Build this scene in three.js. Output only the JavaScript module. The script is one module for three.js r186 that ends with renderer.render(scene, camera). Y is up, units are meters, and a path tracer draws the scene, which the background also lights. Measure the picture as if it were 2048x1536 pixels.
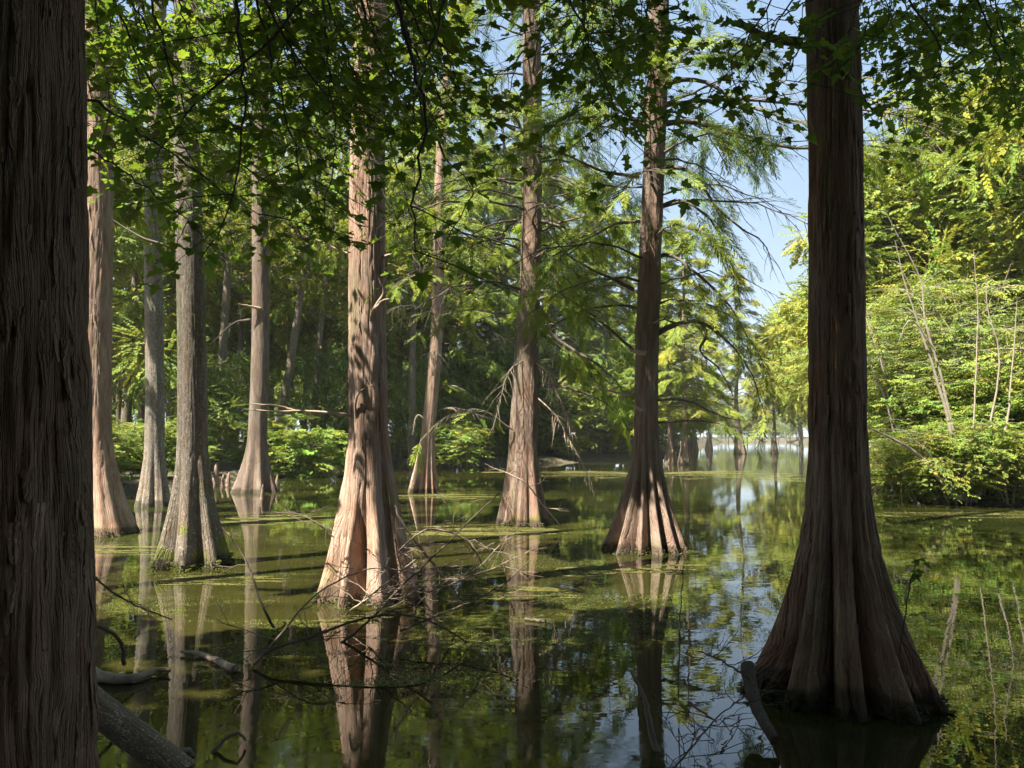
import * as THREE from 'three';
import { mergeVertices } from 'three/addons/utils/BufferGeometryUtils.js';

// ---------------------------------------------------------------- camera, sky, sun, exposure
const scene = new THREE.Scene();
const EYE = 2.0, PITCH = 4.0 * Math.PI / 180, FOV = 54;
scene.fog = new THREE.FogExp2(0xe6ebe2, 0.0003);
const camera = new THREE.PerspectiveCamera(FOV, 4 / 3, 0.05, 2500);
camera.position.set(0, EYE, 0);
camera.rotation.set(PITCH, 0, 0);
const renderer = new THREE.WebGLRenderer({ antialias: true });
renderer.toneMapping = THREE.LinearToneMapping;
renderer.toneMappingExposure = 5.8;
renderer.shadowMap.enabled = true;

const SUN = new THREE.Vector3(-0.425, 0.86, 0.285).normalize();
{
  // clear summer sky: pale towards the horizon, deeper blue overhead, soft brightening round the sun
  const W = 512, H = 256, data = new Float32Array(W * H * 4);
  for (let j = 0; j < H; j++) for (let i = 0; i < W; i++) {
    const up = ((j + 0.5) / H - 0.5) * Math.PI, az = ((i + 0.5) / W - 0.5) * 2 * Math.PI;
    const y = Math.sin(up), x = Math.cos(az) * Math.cos(up), z = Math.sin(az) * Math.cos(up);
    const k = Math.exp(-Math.max(y, 0) * 3.0), c = Math.max(0, x * SUN.x + y * SUN.y + z * SUN.z);
    const glow = 0.10 * Math.pow(c, 24) + 0.05 * Math.pow(c, 5);
    const o = (j * W + i) * 4;
    data[o] = 0.048 + 0.116 * k + glow; data[o + 1] = 0.083 + 0.116 * k + glow * 0.97; data[o + 2] = 0.140 + 0.088 * k + glow * 0.9; data[o + 3] = 1;
  }
  const sky = new THREE.DataTexture(data, W, H, THREE.RGBAFormat, THREE.FloatType);
  sky.mapping = THREE.EquirectangularReflectionMapping;
  sky.magFilter = THREE.LinearFilter; sky.needsUpdate = true;
  scene.background = sky; scene.environment = sky;
}
const sun = new THREE.DirectionalLight(new THREE.Color().setRGB(1.0, 0.92, 0.78), 4.6);
sun.name = 'sun'; sun.position.copy(SUN).multiplyScalar(80).add(new THREE.Vector3(0, 0, -15));
sun.target.position.set(0, 0, -15); scene.add(sun.target);
sun.castShadow = true; sun.shadow.radius = 1; sun.shadow.mapSize.set(4096, 4096);
Object.assign(sun.shadow.camera, { left: -45, right: 45, top: 45, bottom: -45, near: 1, far: 200 });
scene.add(sun);

// ---------------------------------------------------------------- helpers
const V = (x, y, z) => new THREE.Vector3(x, y, z);
const F = 768 / Math.tan(FOV * Math.PI / 360);
const sp = Math.sin(PITCH), cp = Math.cos(PITCH);
function ray(x, y) { const a = (x - 1024) / F, b = -(y - 768) / F; return V(a, b * cp + sp, -cp + b * sp); }
function P(x, y, d) { const r = ray(x, y), t = d / -r.z; return V(r.x * t, EYE + r.y * t, -d); }           // a surveyed point at forward distance d
function G(x, y, h = 0) { const r = ray(x, y), t = (h - EYE) / r.y; return V(r.x * t, h, r.z * t); }        // a surveyed point on the level h
function rngOf(s) { return () => { s = (s + 0x6d2b79f5) | 0; let t = Math.imul(s ^ (s >>> 15), 1 | s); t = (t + Math.imul(t ^ (t >>> 7), 61 | t)) ^ t; return ((t ^ (t >>> 14)) >>> 0) / 4294967296; }; }
const lerp = (a, b, t) => a + (b - a) * t, clamp = (x, a, b) => Math.min(b, Math.max(a, x));
const sstep = (a, b, x) => { const t = clamp((x - a) / (b - a), 0, 1); return t * t * (3 - 2 * t); };
const interp = (tab, x) => { if (x <= tab[0][0]) return tab[0][1]; for (let i = 1; i < tab.length; i++) if (x <= tab[i][0]) { const [a, b] = tab[i - 1], [c, d] = tab[i]; return lerp(b, d, (x - a) / (c - a)); } return tab[tab.length - 1][1]; };
function hash3(x, y, z) { let h = Math.imul(x, 374761393) ^ Math.imul(y, 668265263) ^ Math.imul(z, 2147483647 - 58); h = Math.imul(h ^ (h >>> 13), 1274126177); return ((h ^ (h >>> 16)) >>> 0) / 4294967296; }
function vn3(x, y, z) {
  const X = Math.floor(x), Y = Math.floor(y), Z = Math.floor(z); let a = x - X, b = y - Y, c = z - Z;
  a = a * a * (3 - 2 * a); b = b * b * (3 - 2 * b); c = c * c * (3 - 2 * c);
  const l = (i, j) => lerp(hash3(X, Y + i, Z + j), hash3(X + 1, Y + i, Z + j), a);
  return lerp(lerp(l(0, 0), l(1, 0), b), lerp(l(0, 1), l(1, 1), b), c);
}
const taken = new Map();
function numbered(name) { const k = taken.get(name) ?? 0; taken.set(name, k + 1); return k ? `${name}_${String(k).padStart(3, '0')}` : name; }
function tag(o, label, category, group, kind) { if (label) o.userData.label = label; if (category) o.userData.category = category; if (group) o.userData.group = group; if (kind) o.userData.kind = kind; return o; }
function shade(o) { o.castShadow = o.receiveShadow = true; return o; }
function thing(name, label, category, pos, group) { const g = new THREE.Group(); g.name = numbered(name); if (pos) g.position.copy(pos); tag(g, label, category, group); scene.add(g); return g; }
function part(name, geo, mat, parent, kind) { const m = shade(new THREE.Mesh(geo, mat)); m.name = name; if (kind) m.userData.kind = kind; parent.add(m); return m; }

class Acc {                                             // collects triangles for one mesh
  constructor() { this.p = []; this.n = []; this.u = []; this.c = []; this.i = []; }
  get count() { return this.p.length / 3; }
  tube(pts, rad, sides = 6, tile = 0.5, bumpy = 0, seed = 0) {
    const N = pts.length, base = this.count; let nrm = V(0, 0, 0), len = 0;
    const t0 = pts[1].clone().sub(pts[0]).normalize(); nrm.set(Math.abs(t0.y) < 0.9 ? 0 : 1, Math.abs(t0.y) < 0.9 ? 1 : 0, 0).addScaledVector(t0, -t0.dot(nrm)).normalize();
    for (let k = 0; k < N; k++) {
      const t = pts[Math.min(k + 1, N - 1)].clone().sub(pts[Math.max(k - 1, 0)]).normalize();
      nrm.addScaledVector(t, -nrm.dot(t)).normalize(); const b = t.clone().cross(nrm);
      if (k) len += pts[k].distanceTo(pts[k - 1]);
      for (let s = 0; s <= sides; s++) {
        const a = s / sides * Math.PI * 2, cx = Math.cos(a), sx = Math.sin(a), d = V(0, 0, 0).addScaledVector(nrm, cx).addScaledVector(b, sx);
        const r = rad[k] * (1 + (bumpy ? bumpy * (vn3(cx * 2 + seed, sx * 2, len * 14) - 0.5) * 2 : 0));
        this.p.push(pts[k].x + d.x * r, pts[k].y + d.y * r, pts[k].z + d.z * r); this.n.push(d.x, d.y, d.z); this.u.push(s / sides, len / tile * 0.5);
      }
    }
    const w = sides + 1;
    for (let k = 0; k < N - 1; k++) for (let s = 0; s < sides; s++) { const a = base + k * w + s; this.i.push(a, a + 1, a + w, a + 1, a + w + 1, a + w); }
    const capAt = (k, flip) => { const c = this.count, t = pts[k].clone().sub(pts[k ? k - 1 : 1]).normalize(); this.p.push(pts[k].x, pts[k].y, pts[k].z); this.n.push(t.x, t.y, t.z); this.u.push(0.5, 0); for (let s = 0; s < sides; s++) { const a = base + k * w + s; flip ? this.i.push(c, a + 1, a) : this.i.push(c, a, a + 1); } };
    if (rad[N - 1] > 0.008) capAt(N - 1, false);
    if (rad[0] > 0.008) capAt(0, true);
    return this;
  }
  put(t, m, col) {                                      // a copy of a small template of bare triangles
    const base = this.count, e = m.elements, p = t.p;
    for (let k = 0; k < p.length; k += 3) { const x = p[k], y = p[k + 1], z = p[k + 2]; this.p.push(e[0] * x + e[4] * y + e[8] * z + e[12], e[1] * x + e[5] * y + e[9] * z + e[13], e[2] * x + e[6] * y + e[10] * z + e[14]); if (col) this.c.push(col[0], col[1], col[2]); }
    for (const q of t.i) this.i.push(base + q);
  }
  build() {
    const g = new THREE.BufferGeometry();
    g.setAttribute('position', new THREE.Float32BufferAttribute(this.p, 3));
    if (this.n.length) g.setAttribute('normal', new THREE.Float32BufferAttribute(this.n, 3));
    if (this.u.length) g.setAttribute('uv', new THREE.Float32BufferAttribute(this.u, 2));
    if (this.c.length) g.setAttribute('color', new THREE.Float32BufferAttribute(this.c, 3));
    g.setIndex(this.i); return g;
  }
}
function curve(pts, n, wiggle = 0, R = Math.random) {   // a smooth run of n points through pts
  const c = new THREE.CatmullRomCurve3(pts, false, 'centripetal').getPoints(n);
  if (wiggle) for (let k = 1; k < c.length; k++) c[k].add(V(R() - 0.5, R() - 0.5, R() - 0.5).multiplyScalar(wiggle));
  return c;
}
const taper = (n, a, b, e = 1) => Array.from({ length: n }, (_, k) => lerp(a, b, Math.pow(k / (n - 1), e)));

// ---------------------------------------------------------------- textures
function grid(nx, ny, seed) { const R = rngOf(seed), a = new Float32Array(nx * ny); for (let k = 0; k < a.length; k++) a[k] = R(); return { nx, ny, a }; }
function gs(g, u, v) {                                  // periodic value noise, u and v in 0..1
  let x = (u - Math.floor(u)) * g.nx, y = (v - Math.floor(v)) * g.ny; const X = x | 0, Y = y | 0; x -= X; y -= Y; x = x * x * (3 - 2 * x); y = y * y * (3 - 2 * y);
  const X0 = X % g.nx, X1 = (X + 1) % g.nx, Y0 = (Y % g.ny) * g.nx, Y1 = ((Y + 1) % g.ny) * g.nx, a = g.a;
  const p = a[Y0 + X0] + (a[Y0 + X1] - a[Y0 + X0]) * x, q = a[Y1 + X0] + (a[Y1 + X1] - a[Y1 + X0]) * x; return p + (q - p) * y;
}
const s8 = (c) => 255 * (c <= 0.0031308 ? 12.92 * c : 1.055 * Math.pow(c, 1 / 2.4) - 0.055);
function tex(W, H, fill, srgb) {
  const d = new Uint8Array(W * H * 4), o = [0, 0, 0];
  for (let j = 0; j < H; j++) for (let i = 0; i < W; i++) { fill((i + 0.5) / W, (j + 0.5) / H, o); const k = (j * W + i) * 4; for (let c = 0; c < 3; c++) d[k + c] = clamp(srgb ? s8(Math.max(0, o[c])) : o[c] * 255, 0, 255); d[k + 3] = 255; }
  const t = new THREE.DataTexture(d, W, H); t.wrapS = t.wrapT = THREE.RepeatWrapping; t.magFilter = t.minFilter = THREE.LinearFilter; if (srgb) t.colorSpace = THREE.SRGBColorSpace; t.needsUpdate = true; return t;
}
function barkMaps(seed, W, H, kind) {                   // a tile 1 m round and 2 m high: ragged plates and strings of bark with grooves between
  const g = [[4, 5], [13, 40], [60, 160], [230, 30], [450, 90], [7, 7], [30, 22], [90, 160], [160, 300], [8, 16]].map(([a, b], k) => grid(a, b, seed + k));
  const wrp = (u, v) => (gs(g[0], u, v) - 0.5) * 0.10 + (gs(g[9], u, v) - 0.5) * 0.022 + (gs(g[1], u, v) - 0.5) * 0.012 + (gs(g[2], u, v) - 0.5) * 0.006;
  const layer = (N, M, salt) => (u, v, out, deep) => {
    const x = ((u % 1) + 1) % 1 * N, c = Math.floor(x) % N, fx = x - Math.floor(x), m = M + Math.floor(hash3(c, salt, 1) * M * 0.7), y = (v + hash3(c, salt, 2)) * m, r = ((Math.floor(y) % m) + m) % m, fy = y - Math.floor(y);
    const tip = Math.min(fy, 1 - fy) * 2 / m * 30, side = Math.min(fx, 1 - fx) * 2, bow = 0.10 + 0.5 * Math.exp(-tip * 1.6);
    out[0] = hash3(c, r, salt + 5); out[1] = lerp(1, sstep(bow * 0.5, bow + 0.28, side), deep); out[2] = hash3(c, r, salt + 9);
  };
  const A = layer(26, 4, 100 + seed), B = layer(64, 9, 200 + seed), oa = [0, 0, 0], ob = [0, 0, 0];
  const hgt = (u, v) => { const w = u + wrp(u, v); const dp = sstep(0.25, 0.7, gs(g[5], u + 0.3, v) * 0.6 + gs(g[9], u, v) * 0.4); A(w, v, oa, 0.25 + 0.75 * dp); B(w + 0.013, v, ob, 1 - 0.6 * dp); return 0.30 * oa[0] * oa[1] + 0.30 * oa[1] + 0.12 * ob[0] * ob[1] + 0.12 * ob[1] + 0.10 * gs(g[3], w, v) + 0.06 * gs(g[4], w, v); };
  const bump = tex(W, H, (u, v, o) => { o[0] = o[1] = o[2] = hgt(u, v); }, false);
  const weather = kind === 'grey' ? [0.170, 0.152, 0.128] : [0.200, 0.163, 0.138], rust = kind === 'grey' ? [0.15, 0.112, 0.085] : [0.168, 0.114, 0.086];
  const color = tex(W, H, (u, v, o) => {
    hgt(u, v); const w = u + wrp(u, v), f = gs(g[3], w, v), f2 = gs(g[4], w, v);
    const m = clamp(0.1 + 0.35 * oa[1] + 0.3 * oa[2] + 0.2 * ob[1] + (gs(g[5], u, v) - 0.5) * 1.2 + (gs(g[6], u, v) - 0.5) * 0.4, 0, 1);
    const k = 0.62 + 0.30 * f + 0.2 * (f2 - 0.5) + 0.26 * oa[2] + 0.16 * ob[2] + 0.2 * (gs(g[5], v, u) - 0.5);
    for (let c = 0; c < 3; c++) o[c] = lerp(rust[c], weather[c], m) * k;
    if (kind === 'grey') { const l = sstep(0.74, 0.86, gs(g[7], u, v) * 0.6 + gs(g[8], u, v) * 0.35 + gs(g[1], u, v) * 0.25); for (let c = 0; c < 3; c++) o[c] = lerp(o[c], [0.42, 0.42, 0.36][c], l * 0.85); }
    else { const l = sstep(0.86, 0.95, gs(g[7], u, v) * 0.7 + gs(g[6], v, u) * 0.4); for (let c = 0; c < 3; c++) o[c] = lerp(o[c], [0.30, 0.29, 0.23][c], l * 0.6); }
  }, true);
  return { bump, color };
}
const barkRed = barkMaps(11, 1024, 2048, 'red'), barkGrey = barkMaps(57, 768, 1536, 'grey');
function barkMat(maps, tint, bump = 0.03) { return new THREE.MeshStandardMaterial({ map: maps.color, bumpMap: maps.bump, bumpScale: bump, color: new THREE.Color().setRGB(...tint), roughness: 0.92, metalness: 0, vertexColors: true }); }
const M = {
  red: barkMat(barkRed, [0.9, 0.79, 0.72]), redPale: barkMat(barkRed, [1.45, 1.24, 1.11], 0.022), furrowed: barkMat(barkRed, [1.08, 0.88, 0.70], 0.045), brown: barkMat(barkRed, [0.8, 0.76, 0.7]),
  grey: barkMat(barkGrey, [0.78, 0.72, 0.66]), greyPale: barkMat(barkGrey, [1.1, 1.08, 1.05]), wood: barkMat(barkGrey, [0.66, 0.6, 0.52]),  // wood: dark hardwood bark, tint also lowered to stand in for woodland shade
};
const plain = (r, g, b, rough = 0.9) => new THREE.MeshStandardMaterial({ color: new THREE.Color().setRGB(r, g, b), roughness: rough });
const twigTex = tex(64, 256, (() => { const a = grid(10, 40, 900), b = grid(30, 12, 901); return (u, v, o) => { const k = 0.65 + 0.5 * gs(a, u, v) + 0.25 * (gs(b, u, v) - 0.5); o[0] = o[1] = o[2] = k; }; })(), false);
const twigMat = (r, g, b) => new THREE.MeshStandardMaterial({ map: twigTex, bumpMap: twigTex, bumpScale: 0.003, color: new THREE.Color().setRGB(r, g, b), roughness: 0.9 });
Object.assign(M, { limb: twigMat(0.085, 0.067, 0.052), limbDark: twigMat(0.06, 0.048, 0.036), deadPale: twigMat(0.28, 0.215, 0.16), deadGrey: twigMat(0.17, 0.135, 0.10), deadDark: twigMat(0.085, 0.06, 0.042), stem: twigMat(0.24, 0.205, 0.16) });
const leafMat = (r, g, b, t = 0.42, vc = false) => new THREE.MeshPhysicalMaterial({ color: new THREE.Color().setRGB(r, g, b), roughness: 0.95, specularIntensity: 0.3, transmission: t, thickness: 0, side: THREE.DoubleSide, vertexColors: vc });
Object.assign(M, { cypress: leafMat(0.165, 0.235, 0.024, 0.5), cypressV: leafMat(1, 1, 1, 0.5, true), maple: leafMat(0.135, 0.215, 0.02, 0.52), mapleLeaf: leafMat(0.135, 0.215, 0.02, 0.52), broadV: leafMat(1, 1, 1, 0.42, true) });
M.shrubV = new THREE.MeshPhysicalMaterial({ color: 0xffffff, roughness: 0.95, specularIntensity: 0.3, transmission: 0.42, thickness: 0, side: THREE.DoubleSide, vertexColors: true, clearcoat: 0.12, clearcoatRoughness: 0.45 });
M.duckweed = plain(1, 1, 1, 0.7);
// ---------------------------------------------------------------- water and ground
const EDGE = [[-400, 1010], [0, 1008], [240, 998], [330, 984], [480, 964], [560, 954], [700, 942], [880, 930], [1100, 927], [1260, 921], [1330, 912], [1395, 896], [1440, 884.5], [1560, 884], [1620, 890], [1680, 905], [1720, 930], [1760, 960], [1825, 1000], [1950, 1008], [2048, 1014], [2500, 1030]].map(([x, y]) => [x, -G(x, y).z]);
function bankHeight(x, z) {
  const near = sstep(-2.4, -0.6, z) * 0.62 - 0.45;
  if (z > -3) return near + 0.1 * (vn3(x * 0.7, 3, z * 0.7) - 0.5);
  const u = 1024 + F * x / -z, D = interp(EDGE, u), over = -z - D;
  const n = (vn3(x * 0.35, 1, z * 0.35) - 0.5) * 2.2 + (vn3(x * 1.7, 5, z * 1.7) - 0.5) * 0.5;
  const h = lerp(-0.45, 0.42, sstep(-1.6, 2.0, over + n)) + sstep(4, 60, over) * 1.4;
  return h + 0.16 * (vn3(x * 0.9, 2, z * 0.9) - 0.5) * sstep(-2, 2, over);
}
{
  const NX = 260, NZ = 300, p = [], u = [], idx = [];
  for (let j = 0; j <= NZ; j++) for (let i = 0; i <= NX; i++) {
    const s = i / NX * 2 - 1, t = j / NZ, z = 25 - 6 * t - 110 * t * t - 900 * Math.pow(t, 6), wide = 70 + 1.1 * Math.max(0, -z);
    const x = wide * (0.45 * s + 0.55 * s * s * s); p.push(x, bankHeight(x, z), z); u.push(x / 4, z / 4);
  }
  for (let j = 0; j < NZ; j++) for (let i = 0; i < NX; i++) { const a = j * (NX + 1) + i; idx.push(a, a + 1, a + NX + 1, a + 1, a + NX + 2, a + NX + 1); }
  const g = new THREE.BufferGeometry(); g.setAttribute('position', new THREE.Float32BufferAttribute(p, 3)); g.setAttribute('uv', new THREE.Float32BufferAttribute(u, 2)); g.setIndex(idx); g.computeVertexNormals();
  const a = grid(12, 12, 70), b = grid(60, 60, 71), c = grid(170, 170, 72);
  const litter = tex(1024, 1024, (x, y, o) => { const m = gs(a, x, y), f = gs(b, x, y), q = gs(c, x, y), l = sstep(0.5, 0.8, f * 0.6 + q * 0.5); const k = 0.6 + 0.8 * q; o[0] = lerp(0.035, 0.085, l) * k; o[1] = lerp(0.03, lerp(0.055, 0.085, m), l) * k; o[2] = lerp(0.016, 0.03, l) * k; }, true);
  const lb = tex(1024, 1024, (x, y, o) => { o[0] = o[1] = o[2] = gs(b, x, y) * 0.6 + gs(c, x, y) * 0.4; }, false);
  const m = shade(new THREE.Mesh(g, new THREE.MeshStandardMaterial({ map: litter, bumpMap: lb, bumpScale: 0.05, roughness: 1 }))); m.name = 'ground'; m.userData.kind = 'structure'; scene.add(m);
}
{
  // murky pond water with drifting streaks of duckweed and silt
  const g = new THREE.PlaneGeometry(1800, 1000, 1, 1); g.rotateX(-Math.PI / 2); g.translate(0, 0, -470);
  const q = g.attributes.position, uv = g.attributes.uv; for (let k = 0; k < q.count; k++) uv.setXY(k, q.getX(k) / 22, q.getZ(k) / 22);
  const n = [[5, 9], [11, 30], [26, 80], [70, 190], [500, 500], [900, 900], [4, 5], [1000, 1000]].map(([a, b], k) => grid(a, b, 300 + k));
  const film = (u, v) => { const w = v + (gs(n[0], u, v) - 0.5) * 0.10 + (gs(n[6], u, v) - 0.5) * 0.14, s = 0.36 * gs(n[0], u, w) + 0.34 * gs(n[1], u, w) + 0.2 * gs(n[2], u, w) + 0.12 * gs(n[3], u, w); return sstep(0.50, 0.68, s); };
  const color = tex(2048, 2048, (u, v, o) => {
    const f = film(u, v), gr = gs(n[4], u, v) * 0.5 + gs(n[5], u, v) * 0.5, s = clamp(0.35 + 1.6 * (gr - 0.5), 0, 1) * f, k = 0.8 + 0.4 * gs(n[2], u, v), br = gs(n[6], v, u);
    o[0] = lerp(lerp(0.025, 0.013, br), 0.040, s) * k; o[1] = lerp(lerp(0.0225, 0.020, br), 0.049, s) * k; o[2] = lerp(0.0055, 0.008, s) * k;
  }, true);
  const rough = tex(1024, 1024, (u, v, o) => { const f = film(u, v); o[0] = o[1] = o[2] = 0.008 + 0.05 * f * sstep(0.45, 0.6, gs(n[4], u, v)) + 0.02 * f; }, false);
  const r1 = grid(14, 22, 400), r2 = grid(40, 60, 401), r3 = grid(90, 150, 402);
  const ripple = tex(512, 512, (u, v, o) => { o[0] = o[1] = o[2] = 0.6 * gs(r1, u, v) + 0.3 * gs(r2, u, v) + 0.1 * gs(r3, u, v); }, false); ripple.repeat.set(5, 5);
  const m = shade(new THREE.Mesh(g, new THREE.MeshPhysicalMaterial({ map: color, roughnessMap: rough, roughness: 1, bumpMap: ripple, bumpScale: 0.0008, ior: 1.75, specularIntensity: 1 }))); m.name = 'water'; m.userData.kind = 'structure'; scene.add(m);
}
// ---------------------------------------------------------------- leaf and spray templates (bare triangles)
function T() { return { p: [], i: [], v(x, y, z) { this.p.push(x, y, z); return this.p.length / 3 - 1; }, t(a, b, c) { this.i.push(a, b, c); } }; }
function blade(t, x, y, z, dx, dy, dz, l, w, sx, sz) { const a = t.v(x, y, z), m = 0.5, b = t.v(x + dx * l * m + sx * w, y + dy * l * m, z + dz * l * m + sz * w), c = t.v(x + dx * l, y + dy * l, z + dz * l), d = t.v(x + dx * l * m - sx * w, y + dy * l * m, z + dz * l * m - sz * w); t.t(a, b, c); t.t(a, c, d); }
function cypressSpray(seed, len, n, bl, bw, needles) {  // a twig along +x with two ranks of feathery branchlets
  const R = rngOf(seed), t = T(), sag = (x) => -0.12 * x * x / len;
  blade(t, 0, 0, 0, 1, -0.12, 0, len, 0.004, 0, 1);
  for (let k = 0; k < n; k++) {
    const s = (k + 0.3) / n, side = k % 2 ? 1 : -1, x = s * len, a = (0.75 + 0.35 * (R() - 0.5)) * (1 - 0.45 * s), l = bl * (0.75 + 0.5 * R()) * (1 - 0.35 * s * s), dx = Math.cos(a), dz = Math.sin(a) * side, dy = -0.12 + 0.75 * (R() - 0.5), y = sag(x);
    if (!needles) blade(t, x, y, 0, dx, dy, dz, l, bw, -dz, dx);
    else {
      blade(t, x, y, 0, dx, dy, dz, l, 0.0018, -dz, dx);
      for (let q = 1; q <= needles; q++) for (const e of [-1, 1]) {
        const f = q / (needles + 0.6), c = 0.9 * e, nx = dx * Math.cos(c) - dz * Math.sin(c), nz = dx * Math.sin(c) + dz * Math.cos(c), nl = bw * (1.1 - 0.5 * f) * (0.85 + 0.3 * R());
        const px = x + dx * l * f, py = y + dy * l * f, pz = dz * l * f, b0 = t.v(px - dx * 0.0055, py, pz - dz * 0.0055), b1 = t.v(px + dx * 0.0055, py, pz + dz * 0.0055), tip = t.v(px + nx * nl, py + dy * 0.4 * nl, pz + nz * nl); t.t(b0, b1, tip);
      }
    }
  }
  return t;
}
function leafSpray(seed, len, n, ll, lw, wild = 1) {    // a twig along +x with alternate folded leaves
  const R = rngOf(seed), t = T(); blade(t, 0, 0, 0, 1, -0.15, 0, len, 0.004, 0, 1);
  for (let k = 0; k < n; k++) {
    const s = (k + 0.6) / n, side = k % 2 ? 1 : -1, x = s * len, a = side * (0.9 - 0.5 * s + 0.5 * wild * (R() - 0.5)), l = ll * (0.7 + 0.6 * R()), dx = Math.cos(a), dz = Math.sin(a), dy = -0.3 + 0.7 * wild * (R() - 0.5), y = -0.15 * x, r = 0.5 * wild * (R() - 0.5);
    const w = lw * (0.8 + 0.4 * R()), A = t.v(x, y, 0), C = t.v(x + dx * l, y + dy * l, dz * l), m = 0.45, B = t.v(x + dx * l * m - dz * w, y + dy * l * m + w * (0.35 + r), dz * l * m + dx * w), D = t.v(x + dx * l * m + dz * w, y + dy * l * m + w * (0.35 - r), dz * l * m - dx * w);
    t.t(A, B, C); t.t(A, C, D);
  }
  return t;
}
function mapleLeaf(seed) {                              // one lobed leaf with its stalk, 1 unit long along +x
  const R = rngOf(seed * 13), t = T(), base = [[-0.05, 0.14], [-0.03, 0.34], [0.11, 0.31], [0.20, 0.45], [0.36, 0.62], [0.42, 0.44], [0.46, 0.25], [0.60, 0.30], [0.72, 0.25], [0.82, 0.11]], lobe = 0.75 + 0.45 * R(), skew = 0.25 * (R() - 0.5);
  const half = (s) => base.map(([x, y]) => [x * (1 + 0.10 * (R() - 0.5)) , y * lobe * (1 + s * skew) * (1 + 0.16 * (R() - 0.5))]);
  const out = [[0, 0], ...half(1), [1, 0], ...half(-1).reverse().map(([x, y]) => [x, -y])], fold = -0.15 + 0.6 * R(), droop = 0.05 + 0.5 * R(), tw = 0.5 * (R() - 0.5), curl = 0.5 * (R() - 0.5), z = (x, y) => fold * Math.abs(y) - droop * x * x + tw * x * y + curl * y * y;
  const c = t.v(0.32, z(0.32, 0), 0), id = out.map(([x, y]) => t.v(x, z(x, y) + 0.04 * (R() - 0.5), y));
  id.forEach((a, k) => t.t(c, a, id[(k + 1) % id.length]));
  const s = [t.v(-0.62, 0.22, 0.015), t.v(-0.62, 0.22, -0.015), t.v(0.02, 0, 0.012), t.v(0.02, 0, -0.012)]; t.t(s[0], s[1], s[2]); t.t(s[1], s[3], s[2]);
  return t;
}
function geoOf(t) { const g = new THREE.BufferGeometry(); g.setAttribute('position', new THREE.Float32BufferAttribute(t.p, 3)); g.setIndex(t.i); return g.toNonIndexed(); }
const SPRAY = { fine: [1, 2, 3].map((s) => geoOf(cypressSpray(s, 0.42, 20, 0.11, 0.019, 5))), mid: [6, 7, 8].map((s) => geoOf(cypressSpray(s, 0.5, 30, 0.12, 0.009, 0))), shade: [4, 5].map((s) => geoOf(cypressSpray(s, 1.15, 40, 0.32, 0.045, 0))) };
const SPRAYT = { mid: [6, 7, 8].map((s) => cypressSpray(s, 0.75, 22, 0.20, 0.022, 0)), far: [9, 10, 19].map((s) => cypressSpray(s, 0.75, 20, 0.21, 0.019, 0)), broad: [11, 12, 13].map((s) => leafSpray(s, 0.6, 13, 0.115, 0.036)), bush: [14, 15, 16].map((s) => leafSpray(s, 0.42, 12, 0.07, 0.017)), under: [17, 18].map((s) => leafSpray(s, 0.4, 12, 0.085, 0.026)) };
const up = V(0, 1, 0);
function frame(pos, dir, s, R, roll = 0.5) {            // a matrix that lays a template's +x along dir, its face roughly upward
  const x = dir.clone().normalize(), y = up.clone().add(V(R() - 0.5, 0, R() - 0.5).multiplyScalar(2 * roll)); y.addScaledVector(x, -y.dot(x));
  if (y.lengthSq() < 1e-4) y.set(1, 0, 0).addScaledVector(x, -x.x); y.normalize(); const z = x.clone().cross(y);
  return new THREE.Matrix4().makeBasis(x.multiplyScalar(s), y.multiplyScalar(s), z.multiplyScalar(s)).setPosition(pos);
}

// chosen sun spots, canopy cut open along the rays to them: [point, radius of the gap]
const GAPS = [
  [P(738, 260, 9.2), 0.7], [P(738, 360, 9.2), 0.75], [P(738, 470, 9.2), 0.75], [P(738, 570, 9.2), 0.7], [P(735, 650, 9.2), 0.45], [P(742, 960, 9.2), 0.4], [P(742, 1040, 9.1), 0.42], [P(735, 1130, 9), 0.22], [P(690, 1185, 9), 0.22],
  [P(190, 280, 15.5), 1.0], [P(190, 380, 15.5), 1.1], [P(190, 480, 15.5), 1.0], [P(190, 560, 15.5), 0.7], [P(180, 990, 15.5), 0.7], [P(300, 930, 22), 0.6], [P(505, 880, 26), 0.9], [P(500, 940, 26), 0.8],
  [P(380, 1120, 11.5), 0.4], [P(845, 800, 27), 1.2], [P(845, 920, 27), 1.4], [P(1050, 1000, 16.5), 0.8], [P(1060, 880, 16.6), 0.8], [P(1045, 400, 16.8), 0.8],
  [P(1290, 1060, 12.5), 0.7], [P(1290, 980, 12.7), 0.4], [P(1305, 200, 13), 0.8], 
  [G(560, 1035), 1.3], [G(470, 1060), 1.0], [G(300, 1095), 0.9], [G(230, 1190), 0.5], [G(420, 1155), 0.5], [G(540, 1150), 0.6], [G(600, 1090), 0.8], [G(930, 1060), 1.1], [G(1010, 1080), 0.9], [G(1020, 1180), 0.55], [G(1090, 1230), 0.35], [G(1200, 1200), 0.5], [G(1300, 1160), 0.6], [G(1150, 1060), 0.7], [G(1180, 945), 4], [G(1110, 945), 3], [G(1260, 940), 4], [G(1450, 960), 5], [G(1950, 1030), 2.2], [G(1830, 1060), 1.0], [G(2040, 1040), 2], [G(870, 990), 2], [G(760, 1020), 1.3], [G(1750, 1115), 0.6], [G(700, 1110), 0.5],
];
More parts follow.
